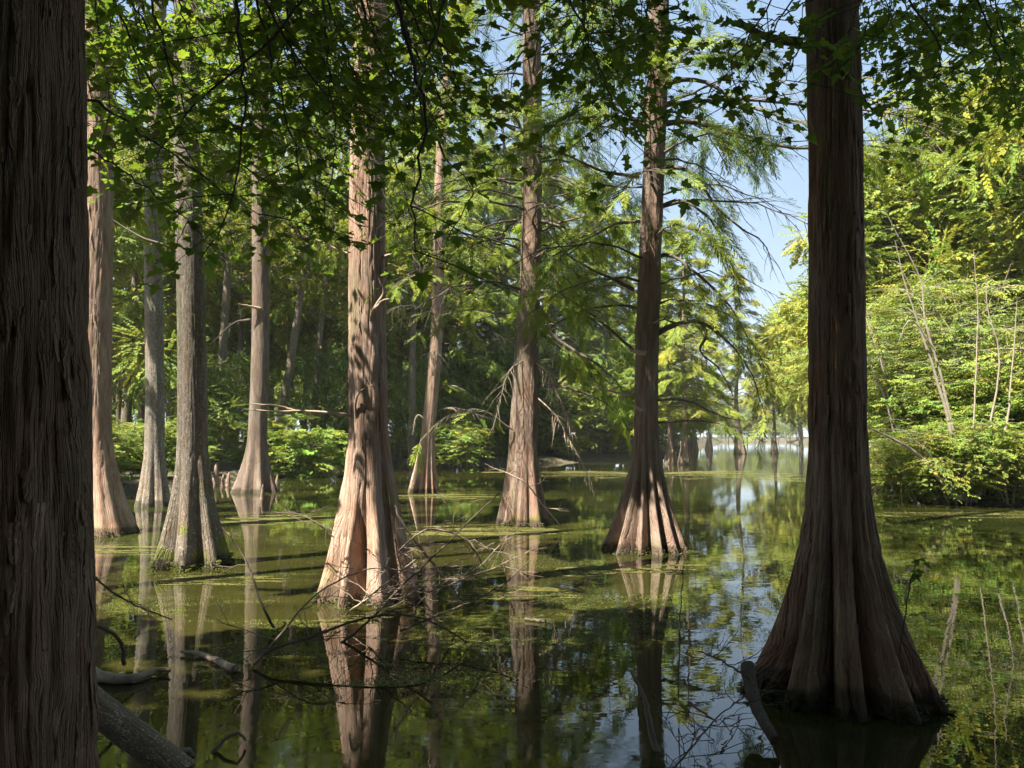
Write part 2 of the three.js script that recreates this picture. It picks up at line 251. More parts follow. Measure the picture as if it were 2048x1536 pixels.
{ const R = rngOf(515); for (let k = 0; k < 18; k++) GAPS.push([P(190 + 720 * R(), 20 + 430 * R(), 4.4 + 2.8 * R()), 0.12 + 0.16 * R()]); for (let k = 0; k < 18; k++) GAPS.push([G(180 + 1180 * R(), 1005 + 215 * R()), 0.25 + 0.55 * R()]); for (let k = 0; k < 8; k++) GAPS.push([P(1080 + 500 * R(), 20 + 180 * R(), 5.2 + 1.5 * R()), 0.2]); }
const gapRay = GAPS.map(([c, r]) => ({ c, r2: r * r, far: r > 0.3 ? (r + 0.28) ** 2 : r * r }));
const DARK = []; for (let k = 0; k < 10; k++) DARK.push([P(1640, 40 + 140 * k, 6.1), 0.45], [P(60, 20 + 165 * k, 2.9), 0.4]);   // trunk points whose sun rays stay uncut, to hold them in shade
DARK.push([P(748, 730, 9.2), 0.4], [P(748, 800, 9.2), 0.45], [P(748, 870, 9.2), 0.4], [P(830, 1130, 9), 0.35]);
for (let k = 0; k < 7; k++) DARK.push([P(378, 150 + 125 * k, 11.9), 0.5], [P(512, 140 + 95 * k, 27), 0.6], [P(312, 120 + 105 * k, 22), 0.5]);
const toP = V(0, 0, 0);
function inGap(p, pad = 0) { for (const [c, r] of DARK) { toP.copy(p).sub(c); const t = toP.dot(SUN); if (t > 2.2 && toP.lengthSq() - t * t < r * r) return false; } for (const g of gapRay) { toP.copy(p).sub(g.c); const t = toP.dot(SUN); if (t < 2.2) continue; const d2 = toP.lengthSq() - t * t; if (d2 < (pad ? g.far : g.r2)) return true; } return false; }

// ---------------------------------------------------------------- trunks
function trunkGeo(o) {                                  // o: r, taper, flare, H, p, flutes, height, lean V, bend, seg, rows, relief, seed, tileTurns
  const R = rngOf(o.seed), ph = [R() * 7, R() * 7, R() * 7, R() * 7, R() * 7], pos = [], uv = [], col = [], idx = [], turns = Math.max(1, Math.round(2 * Math.PI * o.r * 1.9)), lobes = Array.from({ length: 6 }, () => [R() * 6.28, 0.12 + 0.3 * R(), 0.5 + R()]);
  const { seg, rows } = o, h0 = -0.45;
  const at = o.axis ?? ((h) => V(o.lean.x * h + (o.bend ?? 0.05) * (Math.sin(h * 0.5 + ph[3]) - Math.sin(ph[3])), h, o.lean.z * h + (o.bend ?? 0.05) * (Math.cos(h * 0.43 + ph[4]) - Math.cos(ph[4]))));
  for (let j = 0; j <= rows; j++) {
    const t = j / rows, h = h0 + (o.height - h0) * (o.even ? t : 0.35 * t + 0.65 * t * t), c = at(h), f = Math.pow(clamp(1 - h / o.H, 0, 1.2), o.p), rb = o.r * Math.max(0.06, 1 - o.taper * Math.max(0, h));
    for (let s = 0; s <= seg; s++) {
      const a = s / seg * Math.PI * 2, ca = Math.cos(a), sa = Math.sin(a), wob = 0.5 * Math.sin(a + ph[0]) + 0.25 * Math.sin(2 * a + ph[1] + h * 0.6);
      const fl = Math.abs(Math.cos(o.flutes / 2 * a + ph[2] + wob)) * 1.5 - 0.95, f2 = Math.abs(Math.cos((o.flutes * 2 + 1) / 2 * a + ph[3] + 1.4 * wob)) - 0.6;
      let lump = 0; for (const [q, w, k] of lobes) { let d = Math.abs(a - q); d = Math.min(d, Math.PI * 2 - d); lump += k * Math.exp(-d * d / (w * w)); }
      let r = rb + o.flare * f * (0.78 + (o.ribs ?? 1) * (0.38 * fl + 0.20 * f2) + 0.14 * (lump - 1)) + rb * 0.10 * fl * Math.exp(-Math.max(0, h) / (o.H * 1.2));
      r += rb * 0.05 * (vn3(ca * 1.6 + o.seed, h * 0.5, sa * 1.6) - 0.5);
      if (o.relief) { const q = rb / 0.03, n = vn3(ca * q + 9 + 0.25 * Math.sin(h * 2.1 + a * 3), h * 3.2, sa * q + o.seed), m = vn3(ca * q * 2.6, h * 5.5, sa * q * 2.6 + o.seed), cr = sstep(0, 0.22, Math.abs(n - 0.5)); r += o.relief * (cr - 0.6 + 0.45 * (m - 0.5) + 0.8 * (vn3(ca * q * 0.5, h * 0.8, sa * q * 0.5 + 3) - 0.5)); }
      if (o.scar) for (const [sh, sA, sw, shh, dep] of o.scar) { let d = Math.abs(a - sA); d = Math.min(d, Math.PI * 2 - d); const e = Math.pow(d / sw, 2) + Math.pow((h - sh) / shh, 2); r -= dep * Math.exp(-e * e); }
      if (o.knots) for (const [kh, kA, kr] of o.knots) { let d = Math.abs(a - kA); d = Math.min(d, Math.PI * 2 - d) * rb; const e = (d * d + (h - kh) ** 2) / (kr * kr); r += kr * (0.55 * Math.exp(-e * 0.5) - 0.9 * Math.exp(-e * 4)); }
      pos.push(c.x + ca * r, c.y, c.z + sa * r); uv.push(-s / seg * turns, h / 2);
      { const X = ca * rb, Z = sa * rb, n1 = vn3(X * 3 + o.seed, h * 0.7, Z * 3), n2 = vn3(X * 14, h * 5, Z * 14 + o.seed), n3 = vn3(X * 5, h * 1.3 + 20, Z * 5 + o.seed), gl = sstep(0.46, 0.64, n1 * 0.6 + n2 * 0.4), ru = sstep(0.52, 0.7, n3 * 0.65 + n2 * 0.35), al = sstep(0.62, 0.8, vn3(X * 6 + 40, h * 1.6, Z * 6) * 0.6 + n2 * 0.4) * 0.8, we = sstep(0.03, -0.02, h - 0.05 - 0.10 * n2 - 0.07 * n3);
        let cr = 1 + 0.20 * gl + 0.04 * ru, cg = 1 + 0.26 * gl - 0.09 * ru, cb = 1 + 0.30 * gl - 0.17 * ru; cr = lerp(cr, 0.78, al); cg = lerp(cg, 0.92, al); cb = lerp(cb, 0.66, al); if (o.moss) { const ms = sstep(0.50, 0.60, n2 * 0.45 + n3 * 0.4 + 0.42 * (o.moss - h)); cr = lerp(cr, 0.72, ms); cg = lerp(cg, 0.95, ms); cb = lerp(cb, 0.22, ms); } col.push(lerp(cr, 0.36, we), lerp(cg, 0.36, we), lerp(cb, 0.3, we)); }
    }
  }
  const w = seg + 1; for (let j = 0; j < rows; j++) for (let s = 0; s < seg; s++) { const a = j * w + s; idx.push(a, a + w, a + 1, a + 1, a + w, a + w + 1); }
  const g = new THREE.BufferGeometry(); g.setAttribute('position', new THREE.Float32BufferAttribute(pos, 3)); g.setAttribute('uv', new THREE.Float32BufferAttribute(uv, 2)); g.setAttribute('color', new THREE.Float32BufferAttribute(col, 3)); g.setIndex(idx); g.computeVertexNormals();
  const n = g.attributes.normal; for (let j = 0; j <= rows; j++) { const a = j * w, b = a + seg, v = V(n.getX(a) + n.getX(b), n.getY(a) + n.getY(b), n.getZ(a) + n.getZ(b)).normalize(); n.setXYZ(a, v.x, v.y, v.z); n.setXYZ(b, v.x, v.y, v.z); }
  g.userData.at = at; return g;
}

// one limb with its side twigs; pts in the tree's own axes. Returns spray seats.
function limb(tree, pts, r0, o) {
  const { R, mat = M.limb, name = 'branch', twig = 0.5, side = 0.35, spray = 1, from = 0.3, droop = 0.35, r1 = 0.004, gapY = 0.16, sides = 6 } = o, acc = new Acc(), n = pts.length, seats = [];
  acc.tube(pts, taper(n, r0, r1, 0.8), sides, 0.5, 0.12, R() * 50);
  let total = 0; for (let k = 1; k < n; k++) total += pts[k].distanceTo(pts[k - 1]);
  const count = Math.round(total * (1 - from) / gapY * twig * 1.6);
  for (let q = 0; q < count; q++) {
    const t = from + (1 - from) * (q + R()) / count, k = Math.min(n - 2, Math.floor(t * (n - 1))), b = pts[k].clone().lerp(pts[k + 1], t * (n - 1) - k), d = pts[k + 1].clone().sub(pts[k]).normalize(), sd = d.clone().cross(up).normalize().multiplyScalar(q % 2 ? 1 : -1);
    const l = total * side * (0.35 + 0.9 * R()) * (1.15 - 0.75 * t), dir = d.clone().multiplyScalar(0.55 + 0.3 * R()).addScaledVector(sd, 0.75).add(V(0, 0.25 * (R() - 0.6), 0)).normalize(), m = Math.max(3, Math.round(l / 0.16)), tp = [];
    for (let e = 0; e <= m; e++) { const f = e / m; tp.push(b.clone().addScaledVector(dir, l * f).add(V((R() - 0.5) * 0.035, -droop * l * f * f + (R() - 0.5) * 0.035, (R() - 0.5) * 0.035))); }
    acc.tube(tp, taper(m + 1, Math.min(r0 * 0.45, 0.004 + 0.006 * l), 0.0018), 4, 0.4);
    const leafy = vn3(b.x * 1.3 + 7, b.y * 1.3, b.z * 1.3) + 0.5 * (R() - 0.5) > 0.42; if (spray > 0 && leafy) for (let e = 1; e <= m; e++) if (R() < spray * 1.3) { const sdn = tp[e].clone().sub(tp[e - 1]).normalize(); seats.push([tp[e], sdn.add(V((R() - 0.5) * 1.3, 0.1 - 0.35 * R(), (R() - 0.5) * 1.3))]); if (R() < spray * 0.5) seats.push([tp[e], sdn.clone().add(V((R() - 0.5) * 2, -0.2, (R() - 0.5) * 2))]); }
  }
  part(name, acc.build(), mat, tree); return seats;
}
function spokePts(start, az, len, rise, droop, R, wig = 0.05) { const n = Math.max(5, Math.round(len / 0.3)), a = []; for (let k = 0; k <= n; k++) { const t = k / n; a.push(start.clone().add(V(Math.cos(az) * len * t + (R() - 0.5) * wig, (rise * t - droop * t * t) * len + (R() - 0.5) * wig, Math.sin(az) * len * t + (R() - 0.5) * wig))); } a[0].copy(start); return a; }
function foliage(tree, seats, geos, mat, R, scale, tint, name = 'crown') {
  const buckets = geos.map(() => []); for (const s of seats) buckets[Math.floor(R() * geos.length)].push(s);
  buckets.forEach((b, k) => {
    if (!b.length) return; const m = shade(new THREE.InstancedMesh(geos[k], mat, b.length)), c = new THREE.Color(); m.name = name; m.userData.kind = 'stuff';
    b.forEach(([p, d], q) => { m.setMatrixAt(q, frame(p, d, scale * (0.7 + 0.6 * R()), R)); const w = tint(R); c.setRGB(...w); m.setColorAt(q, c); }); tree.add(m);
  });
}
const cyTint = (R) => { const k = 0.75 + 0.5 * R(), y = R(); return [k * (0.85 + 0.4 * y), k, k * (1 - 0.3 * y)]; };

// a surveyed cypress. o.px: base x, base front y; o.w: trunk width in picture units at mid height; o.tx,o.ty: a point higher on the trunk
function cypress(o) {
  const R = rngOf(o.seed * 77 + 5), front = G(o.px, o.py), d0 = -front.z, flare = o.fw / 2 * d0 / F, d = d0 + flare * 0.75, pos = P(o.px, o.py, d); pos.y = 0;
  const r = o.w / 2 * d / F, top = P(o.tx, o.ty, d), lean = V((top.x - pos.x) / top.y, 0, 0);
  const tree = thing('bald_cypress', o.label, 'tree', pos, o.group);
  const height = o.height ?? 20, g = trunkGeo({ r: r * 1.04, taper: o.taper ?? 0.035, flare: flare - r, H: o.H, p: o.p ?? 1.5, flutes: o.flutes ?? 9, height, lean, bend: o.bend ?? 0.04, seg: o.seg ?? 90, rows: o.rows ?? 150, relief: o.relief ?? 0.006, seed: o.seed, scar: o.scar, knots: o.knots, moss: o.moss, ribs: o.ribs });
  part('trunk', g, o.mat, tree); tree.userData.at = g.userData.at; tree.userData.R = R; tree.userData.d = d; tree.userData.r = (h) => r * Math.max(0.06, 1 - (o.taper ?? 0.035) * h);
  return tree;
}
function local(tree, x, y, d) { return P(x, y, d).sub(tree.position); }
const onTrunk = (tree, h, az) => { const c = tree.userData.at(h), r = tree.userData.r(h) * 0.6; return V(c.x + Math.cos(az) * r, h, c.z + Math.sin(az) * r); };
// the high crown, mostly above the view: limbs and sprays, left out where chosen spots need sun
function highCrown(tree, o) {
  const { R } = tree.userData, seats = [];
  for (let k = 0; k < o.n; k++) {
    const h = lerp(o.h0, o.h1, (k + R()) / o.n), az = k * 2.4 + R(), len = o.len * (0.7 + 0.5 * R()) * (1 - 0.6 * (h - o.h0) / (o.h1 - o.h0 + 3)), path = spokePts(onTrunk(tree, h, az), az, len, 0.3, 0.35, R, 0.08); if ([0.35, 0.55, 0.75, 1].filter((f) => inGap(path[Math.round(f * (path.length - 1))].clone().add(tree.position), 1)).length > 1) continue;
    const s = limb(tree, path, 0.012 + 0.009 * len, { R, twig: o.twig ?? 0.42, side: 0.42, spray: o.spray ?? 0.95, from: 0.25, sides: 5 });
    for (const q of s) { const w = q[0].clone().add(tree.position), e = q[1].clone().normalize(); if (!inGap(w, 1) && !inGap(w.addScaledVector(e, 0.5), 1) && !inGap(w.addScaledVector(e, 0.5), 1)) seats.push(q); }
  }
  foliage(tree, seats, SPRAY.shade, M.cypress, R, o.scale ?? 0.95, cyTint);
}
// ---------------------------------------------------------------- the cypresses standing in the water
const C = {};
C.near = cypress({ label: 'thick dark cypress trunk cropped by the left edge, nearest to the viewer', px: -6, py: 2090, w: 300, fw: 350, tx: 14, ty: 0, H: 2.0, p: 2.2, flutes: 8, seg: 260, rows: 420, relief: 0.014, seed: 3, mat: M.furrowed, height: 19 });
C.right = cypress({ label: 'dark straight cypress with broad fluted base in the water at right', px: 1684, py: 1432, w: 108, fw: 372, tx: 1638, ty: 0, H: 2.1, p: 2.4, flutes: 11, seg: 240, rows: 380, relief: 0.010, seed: 8, mat: M.furrowed, height: 19, taper: 0.02 });
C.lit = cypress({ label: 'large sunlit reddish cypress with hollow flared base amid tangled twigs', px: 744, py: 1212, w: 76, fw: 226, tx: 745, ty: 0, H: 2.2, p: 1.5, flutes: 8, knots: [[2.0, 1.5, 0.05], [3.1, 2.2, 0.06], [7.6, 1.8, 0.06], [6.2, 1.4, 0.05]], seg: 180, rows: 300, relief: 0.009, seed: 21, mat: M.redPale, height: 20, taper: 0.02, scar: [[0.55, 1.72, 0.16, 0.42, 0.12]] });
C.speckled = cypress({ label: 'grey lichen-speckled cypress with mossy base in the pond at left', px: 381, py: 1142, w: 56, fw: 160, tx: 383, ty: 100, H: 2.0, p: 1.8, flutes: 6, moss: 0.45, knots: [[5.2, 1.9, 0.07], [7.4, 1.4, 0.05]], seg: 130, rows: 220, relief: 0.005, seed: 31, mat: M.grey, height: 19, taper: 0.022 });
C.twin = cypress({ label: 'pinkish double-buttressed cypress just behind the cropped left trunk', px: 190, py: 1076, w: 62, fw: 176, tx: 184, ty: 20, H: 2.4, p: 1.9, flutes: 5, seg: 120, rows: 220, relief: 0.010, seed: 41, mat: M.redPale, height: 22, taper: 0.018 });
C.pale = cypress({ label: 'pale grey cypress between the pinkish and the speckled trunk', px: 306, py: 1014, w: 36, fw: 68, tx: 316, ty: 60, H: 1.8, p: 1.6, flutes: 8, seg: 90, rows: 160, relief: 0.006, seed: 51, mat: M.greyPale, height: 24, taper: 0.015 });
C.knees = cypress({ label: 'brown cypress with knees round its base near the far left bank', px: 512, py: 986, w: 36, fw: 92, tx: 522, ty: 130, H: 2.2, p: 1.8, flutes: 7, seg: 90, rows: 170, relief: 0.008, seed: 61, mat: M.brown, height: 26, taper: 0.016 });
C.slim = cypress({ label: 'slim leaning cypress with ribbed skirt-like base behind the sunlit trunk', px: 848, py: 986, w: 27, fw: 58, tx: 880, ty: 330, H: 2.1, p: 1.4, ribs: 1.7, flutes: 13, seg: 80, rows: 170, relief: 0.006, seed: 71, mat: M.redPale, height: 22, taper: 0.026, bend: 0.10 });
C.middle = cypress({ label: 'furrowed two-stemmed cypress in mid pond with drooping dead twigs', px: 1052, py: 1054, w: 44, fw: 104, tx: 1062, ty: 40, H: 1.8, p: 1.4, flutes: 7, moss: 0.2, knots: [[6.4, 1.75, 0.11], [4.6, 1.3, 0.07]], seg: 110, rows: 220, relief: 0.008, seed: 81, mat: M.red, height: 23, taper: 0.016 });
{ // the second stem fused to its back
  const t = C.middle, g = trunkGeo({ r: 0.19, taper: 0.05, flare: 0.24, H: 1.7, p: 1.4, flutes: 6, height: 6.5, lean: V(0.045, 0, 0), bend: 0.03, seg: 70, rows: 120, relief: 0.007, seed: 83 }); const m = part('second_stem', g, M.brown, t); m.position.set(-0.30, 0, -0.22); m.userData.label = 'shorter stem fused to the back of the main trunk';
}
C.clear = cypress({ label: 'cypress with fluted orange-streaked base and arching branches beside open water', px: 1292, py: 1108, w: 47, fw: 174, tx: 1313, ty: 20, H: 2.1, p: 1.6, ribs: 1.25, flutes: 13, knots: [[4.6, 0.2, 0.09], [3.9, 2.9, 0.09], [7.2, 1.6, 0.06]], seg: 130, rows: 240, relief: 0.008, seed: 91, mat: M.red, height: 21, taper: 0.018 });

// visible limbs of the two branchy cypresses
function branchy(tree, list, o) {
  const { R, d } = tree.userData, seats = [];
  for (const b of list) {
    const pts = curve(b.at.map(([x, y, dz]) => local(tree, x, y, d - (dz ?? 0))), 14, 0.02, R);
    seats.push(...limb(tree, pts, (b.w ?? 10) / 2 * d / F, { R, mat: b.mat ?? M.limb, twig: (b.twig ?? 0.7) * 1.35, side: b.side ?? 0.34, spray: (b.spray ?? 0.55) * 1.5, from: b.from ?? 0.25, droop: 0.28 }));
  }
  for (let k = 0; k < o.n; k++) {
    const h = lerp(o.h0, o.h1, (k + R()) / o.n), az = k * 2.4 + R() * 0.9, len = o.len * (0.6 + 0.6 * R()) * (h < o.h0 + 1.5 ? 0.75 : 1), s = limb(tree, spokePts(onTrunk(tree, h, az), az, len, 0.2 + 0.2 * R(), 0.38 + 0.25 * R(), R, 0.07), 0.010 + 0.008 * len, { R, twig: o.twig, side: 0.34, spray: o.spray * (0.6 + 0.8 * R()), from: 0.22, droop: 0.25 });
    seats.push(...s);
  }
  for (let k = 0; k < (o.bare ?? 0); k++) { const h = lerp(o.h0 - 0.6, o.h0 + 8, (k + R()) / o.bare), az = k * 2.4 + 1 + R(), len = o.len * (0.6 + 0.6 * R()); limb(tree, spokePts(onTrunk(tree, h, az), az, len, 0.25 + 0.25 * R(), 0.5 + 0.4 * R(), R, 0.09), 0.008 + 0.006 * len, { R, mat: M.limbDark, twig: 0.55, side: 0.3, spray: 0.1, from: 0.2, droop: 0.6, sides: 5 }); }
  foliage(tree, seats.filter((q) => !inGap(q[0].clone().add(tree.position))), o.geos ?? SPRAY.fine, M.cypress, R, o.scale, cyTint);
}
branchy(C.clear, [
  { at: [[1318, 110], [1370, 100], [1440, 84, 0.3]], w: 16, spray: 0.3, twig: 0.3 },
  { at: [[1318, 168], [1400, 160], [1480, 205, 0.3], [1590, 243, 0.6], [1700, 262, 0.8]], w: 13 },
  { at: [[1318, 214], [1350, 200], [1420, 170, 0.4], [1480, 132, 0.7]], w: 11, spray: 0.35 },
  { at: [[1314, 250], [1380, 242], [1450, 264, 0.4], [1590, 297, 0.7], [1690, 290, 0.9], [1790, 300, 1.1], [1850, 330, 1.2]], w: 14 },
  { at: [[1312, 212], [1400, 203, -0.3], [1500, 200, -0.5], [1620, 212, -0.7], [1760, 224, -0.8], [1840, 250, -0.9], [1862, 310, -0.9]], w: 11 },
  { at: [[1308, 345], [1350, 335], [1390, 352, 0.3], [1430, 410, 0.5], [1470, 448, 0.6], [1530, 490, 0.8], [1546, 540, 0.9]], w: 11, spray: 0.25 },
  { at: [[1306, 420], [1360, 400], [1420, 440, 0.4], [1460, 520, 0.6], [1480, 590, 0.7]], w: 9, spray: 0.4 },
  { at: [[1302, 520], [1340, 510], [1390, 545, 0.3], [1450, 600, 0.5], [1500, 680, 0.7], [1540, 740, 0.8]], w: 10, spray: 0.5 },
  { at: [[1308, 672], [1335, 655], [1375, 642, 0.2], [1410, 648, 0.3], [1455, 685, 0.5], [1500, 740, 0.7], [1530, 830, 0.8]], w: 13, spray: 0.12, twig: 0.8 },
  { at: [[1404, 645, 0.3], [1412, 672, 0.3], [1400, 700, 0.3], [1440, 740, 0.5], [1470, 800, 0.6]], w: 9, spray: 0.05, twig: 0.8 },
  { at: [[1310, 800], [1370, 800, 0.3], [1440, 830, 0.6], [1530, 850, 1.0]], w: 6, spray: 0.14, side: 0.2 }, { at: [[1312, 845], [1400, 842, 0.5], [1500, 860, 1.0]], w: 5, spray: 0.14, side: 0.18 },
  { at: [[1288, 262], [1240, 210], [1190, 120, 0.3], [1150, 40, 0.4]], w: 8, spray: 0.15 }, { at: [[1284, 245], [1200, 200, 0.3], [1100, 120, 0.5]], w: 8, spray: 0.1 },
  { at: [[1278, 355], [1200, 340, 0.2], [1130, 310, 0.4], [1080, 300, 0.5]], w: 9, spray: 0.2 }, { at: [[1268, 580], [1220, 555], [1150, 520, 0.3], [1090, 460, 0.5]], w: 9, spray: 0.3 }, { at: [[1266, 700], [1210, 650, 0.2], [1140, 600, 0.4], [1080, 560, 0.6]], w: 8, spray: 0.35 },
  { at: [[1264, 790], [1230, 785], [1190, 770, 0.2], [1150, 740, 0.3]], w: 7, spray: 0, mat: M.deadPale, twig: 1 },
], { n: 40, h0: 4.2, h1: 19, len: 2.7, twig: 0.8, bare: 18, spray: 0.8, scale: 1.1, geos: [...SPRAY.fine, ...SPRAY.mid] });
branchy(C.middle, [
  { at: [[1075, 290], [1140, 310, 0.2], [1210, 360, 0.4], [1275, 420, 0.5]], w: 8, spray: 0.3 }, { at: [[1075, 345], [1160, 380, 0.3], [1240, 440, 0.5], [1300, 470, 0.6]], w: 8 }, { at: [[1076, 440], [1150, 460, 0.3], [1230, 480, 0.5]], w: 9, spray: 0.5 },
  { at: [[1074, 545], [1100, 545], [1150, 610, 0.3], [1210, 660, 0.6], [1270, 720, 0.8]], w: 11 }, { at: [[1074, 580], [1120, 590, 0.2], [1190, 620, 0.5], [1265, 645, 0.8]], w: 9 }, { at: [[1074, 640], [1130, 690, 0.3], [1210, 740, 0.5], [1260, 800, 0.8]], w: 10 }, { at: [[1074, 660], [1150, 720, -0.3], [1230, 800, -0.5]], w: 9 },
  { at: [[1074, 770], [1130, 775, 0.2], [1200, 800, 0.4], [1260, 850, 0.6]], w: 8 },
  { at: [[1060, 720], [1090, 740, 0.3], [1120, 800, 0.5], [1150, 870, 0.6]], w: 3.5, spray: 0, mat: M.deadPale, twig: 1.4 }, { at: [[1060, 715], [1020, 740, 0.4], [1000, 800, 0.6], [985, 860, 0.6]], w: 3, spray: 0, mat: M.deadGrey, twig: 1.0 }, { at: [[1070, 790], [1110, 830, 0.5], [1150, 900, 0.7], [1180, 960, 0.8]], w: 3, spray: 0, mat: M.deadPale, twig: 1.4 },
  { at: [[1030, 260], [980, 230], [920, 180, 0.3], [870, 165, 0.4]], w: 8, spray: 0.15 }, { at: [[1036, 370], [980, 360, 0.2], [910, 400, 0.4]], w: 7, spray: 0.15 }, { at: [[1034, 440], [980, 450, 0.3], [900, 500, 0.5]], w: 6, spray: 0.15 }, { at: [[1032, 560], [960, 540, 0.2], [900, 560, 0.5]], w: 6, spray: 0.1, mat: M.deadGrey }, { at: [[1030, 640], [960, 620, 0.2], [880, 630, 0.5]], w: 6, spray: 0.1, mat: M.deadGrey }, { at: [[1026, 860], [960, 820, 0.3], [900, 830, 0.6], [840, 880, 0.7]], w: 3.5, spray: 0.05, mat: M.deadGrey, twig: 1 },
  { at: [[1072, 160], [1140, 170, 0.2], [1200, 230, 0.4]], w: 8, spray: 0.3 }, { at: [[1072, 40], [1110, 60, 0.2], [1200, 150, 0.4]], w: 8, spray: 0.2 },
], { n: 52, h0: 5.0, h1: 22, len: 3.6, twig: 0.6, bare: 30, spray: 0.9, scale: 1.05, geos: SPRAY.mid });
branchy(C.slim, [
  { at: [[868, 640], [900, 610], [960, 600, 0.3]], w: 5, spray: 0.1, mat: M.deadPale, twig: 1 }, { at: [[866, 600], [830, 560], [800, 600, 0.3]], w: 4, spray: 0, mat: M.deadPale, twig: 1 }, { at: [[858, 790], [900, 770], [960, 800, 0.4]], w: 5, spray: 0.2, mat: M.deadGrey, twig: 1 }, { at: [[852, 840], [835, 830], [825, 870, 0.2]], w: 4, spray: 0, mat: M.deadPale }, { at: [[856, 830], [900, 815], [990, 840, 0.6]], w: 3.5, spray: 0.15, mat: M.deadPale, twig: 1 },
], { n: 40, h0: 5, h1: 21, len: 3.0, twig: 0.5, bare: 16, spray: 0.6, scale: 1.1, geos: SPRAY.mid });
// dead stubs and snags on single trunks
function snag(tree, at, w0, o = {}) { const { R, d } = tree.userData; limb(tree, curve(at.map(([x, y, dz]) => local(tree, x, y, d - (dz ?? 0))), 12, 0.012, R), w0 / 2 * d / F, { R, mat: M.deadPale, twig: 0, spray: 0, r1: 0.006, name: 'dead_branch', sides: 7, ...o }); }
snag(C.lit, [[712, 840, 0.1], [700, 832, 0.15], [650, 824, 0.25], [590, 822, 0.3], [530, 822, 0.35], [488, 818, 0.35]], 9, { twig: 0.12, side: 0.12, from: 0.6 }); snag(C.lit, [[590, 822, 0.3], [560, 812, 0.3], [500, 808, 0.3]], 6);
snag(C.lit, [[716, 512], [690, 505], [650, 488], [600, 470], [560, 466]], 7); snag(C.lit, [[748, 628, 0.24], [756, 612, 0.4], [768, 600, 0.46], [778, 598, 0.5]], 10); snag(C.lit, [[742, 640, 0.25], [752, 610, 0.38], [768, 585, 0.4], [762, 568, 0.42], [756, 556, 0.42]], 8); snag(C.lit, [[712, 850, 0.2], [712, 800, 0.3], [722, 782, 0.32], [745, 770, 0.36]], 7); snag(C.lit, [[768, 512, 0.15], [785, 508, 0.2]], 8);
snag(C.speckled, [[354, 500, 0.1], [330, 490, 0.15], [290, 478, 0.2], [250, 455, 0.2], [226, 440, 0.2]], 10, { mat: M.limb, twig: 0.1, from: 0.5 });
snag(C.knees, [[520, 618, 0.2], [500, 612, 0.4], [478, 608, 0.5]], 8); snag(C.knees, [[500, 640, 0], [470, 645, 0], [420, 690, 0]], 7, { mat: M.limbDark }); snag(C.pale, [[310, 560, 0.2], [300, 575, 0.3], [312, 600, 0.4]], 6);
snag(C.right, [[1595, 84, 0.05], [1560, 80, 0.1], [1520, 70, 0.12], [1475, 42, 0.15]], 22, { mat: M.deadGrey, r1: 0.025 }); snag(C.right, [[1686, 55, 0.05], [1702, 88, 0.1], [1713, 130, 0.12], [1716, 165, 0.12], [1730, 200, 0.14], [1758, 236, 0.16]], 13, { mat: M.limbDark, twig: 0.15, side: 0.3 });
for (const [x, y] of [[1315, 640], [1262, 700], [1290, 500], [1325, 330], [1275, 815]]) snag(C.clear, [[1293, y + 6, 0.15], [x, y, 0.1], [x + (x > 1293 ? 8 : -8), y - 10, 0.12]], 14);

// high crowns over the pond
highCrown(C.near, { n: 46, h0: 7.5, h1: 18.5, len: 3.8 }); highCrown(C.right, { n: 26, h0: 8.5, h1: 18.5, len: 3.4 }); highCrown(C.lit, { n: 26, h0: 9, h1: 19.5, len: 3.3 }); highCrown(C.speckled, { n: 26, h0: 9.5, h1: 18.5, len: 3.2 }); highCrown(C.twin, { n: 26, h0: 10, h1: 21, len: 3.4 }); highCrown(C.pale, { n: 24, h0: 12, h1: 23, len: 3 }); highCrown(C.knees, { n: 30, h0: 11, h1: 25, len: 3.4, scale: 0.9 });
// unseen cypresses added outside the view so their crowns shade the foreground
[[-6.8, -2.5, 'beside the cropped trunk'], [-9.6, -7.5, 'left of the pinkish trunk'], [-5.2, 3.6, 'behind the viewer on the near bank'], [-11.5, 1.2, 'far along the near bank'], [-14.5, -12.5, 'past the left margin'], [0.6, 4.4, 'close behind the viewer'], [-10.5, -17, 'beyond the pinkish trunk, past the left margin']].forEach(([x, z, where], k) => {
  const t = thing('bald_cypress', `tall unseen cypress added ${where}, its crown shading the near water`, 'tree', V(x, 0, z), 'unseen cypresses added for shade'), g = trunkGeo({ r: 0.24, taper: 0.035, flare: 0.4, H: 2, p: 1.6, flutes: 8, height: 21, lean: V(0.01, 0, 0.01), seg: 40, rows: 60, relief: 0, seed: 500 + k }); part('trunk', g, M.red, t);
  Object.assign(t.userData, { at: g.userData.at, R: rngOf(600 + k), r: (h) => 0.24 * Math.max(0.06, 1 - 0.035 * h) }); highCrown(t, { n: 30, h0: 7.5, h1: 20, len: 4.0 });
});
for (const t of scene.children) if (t.userData.at) for (const k of ['at', 'R', 'r', 'd']) delete t.userData[k];
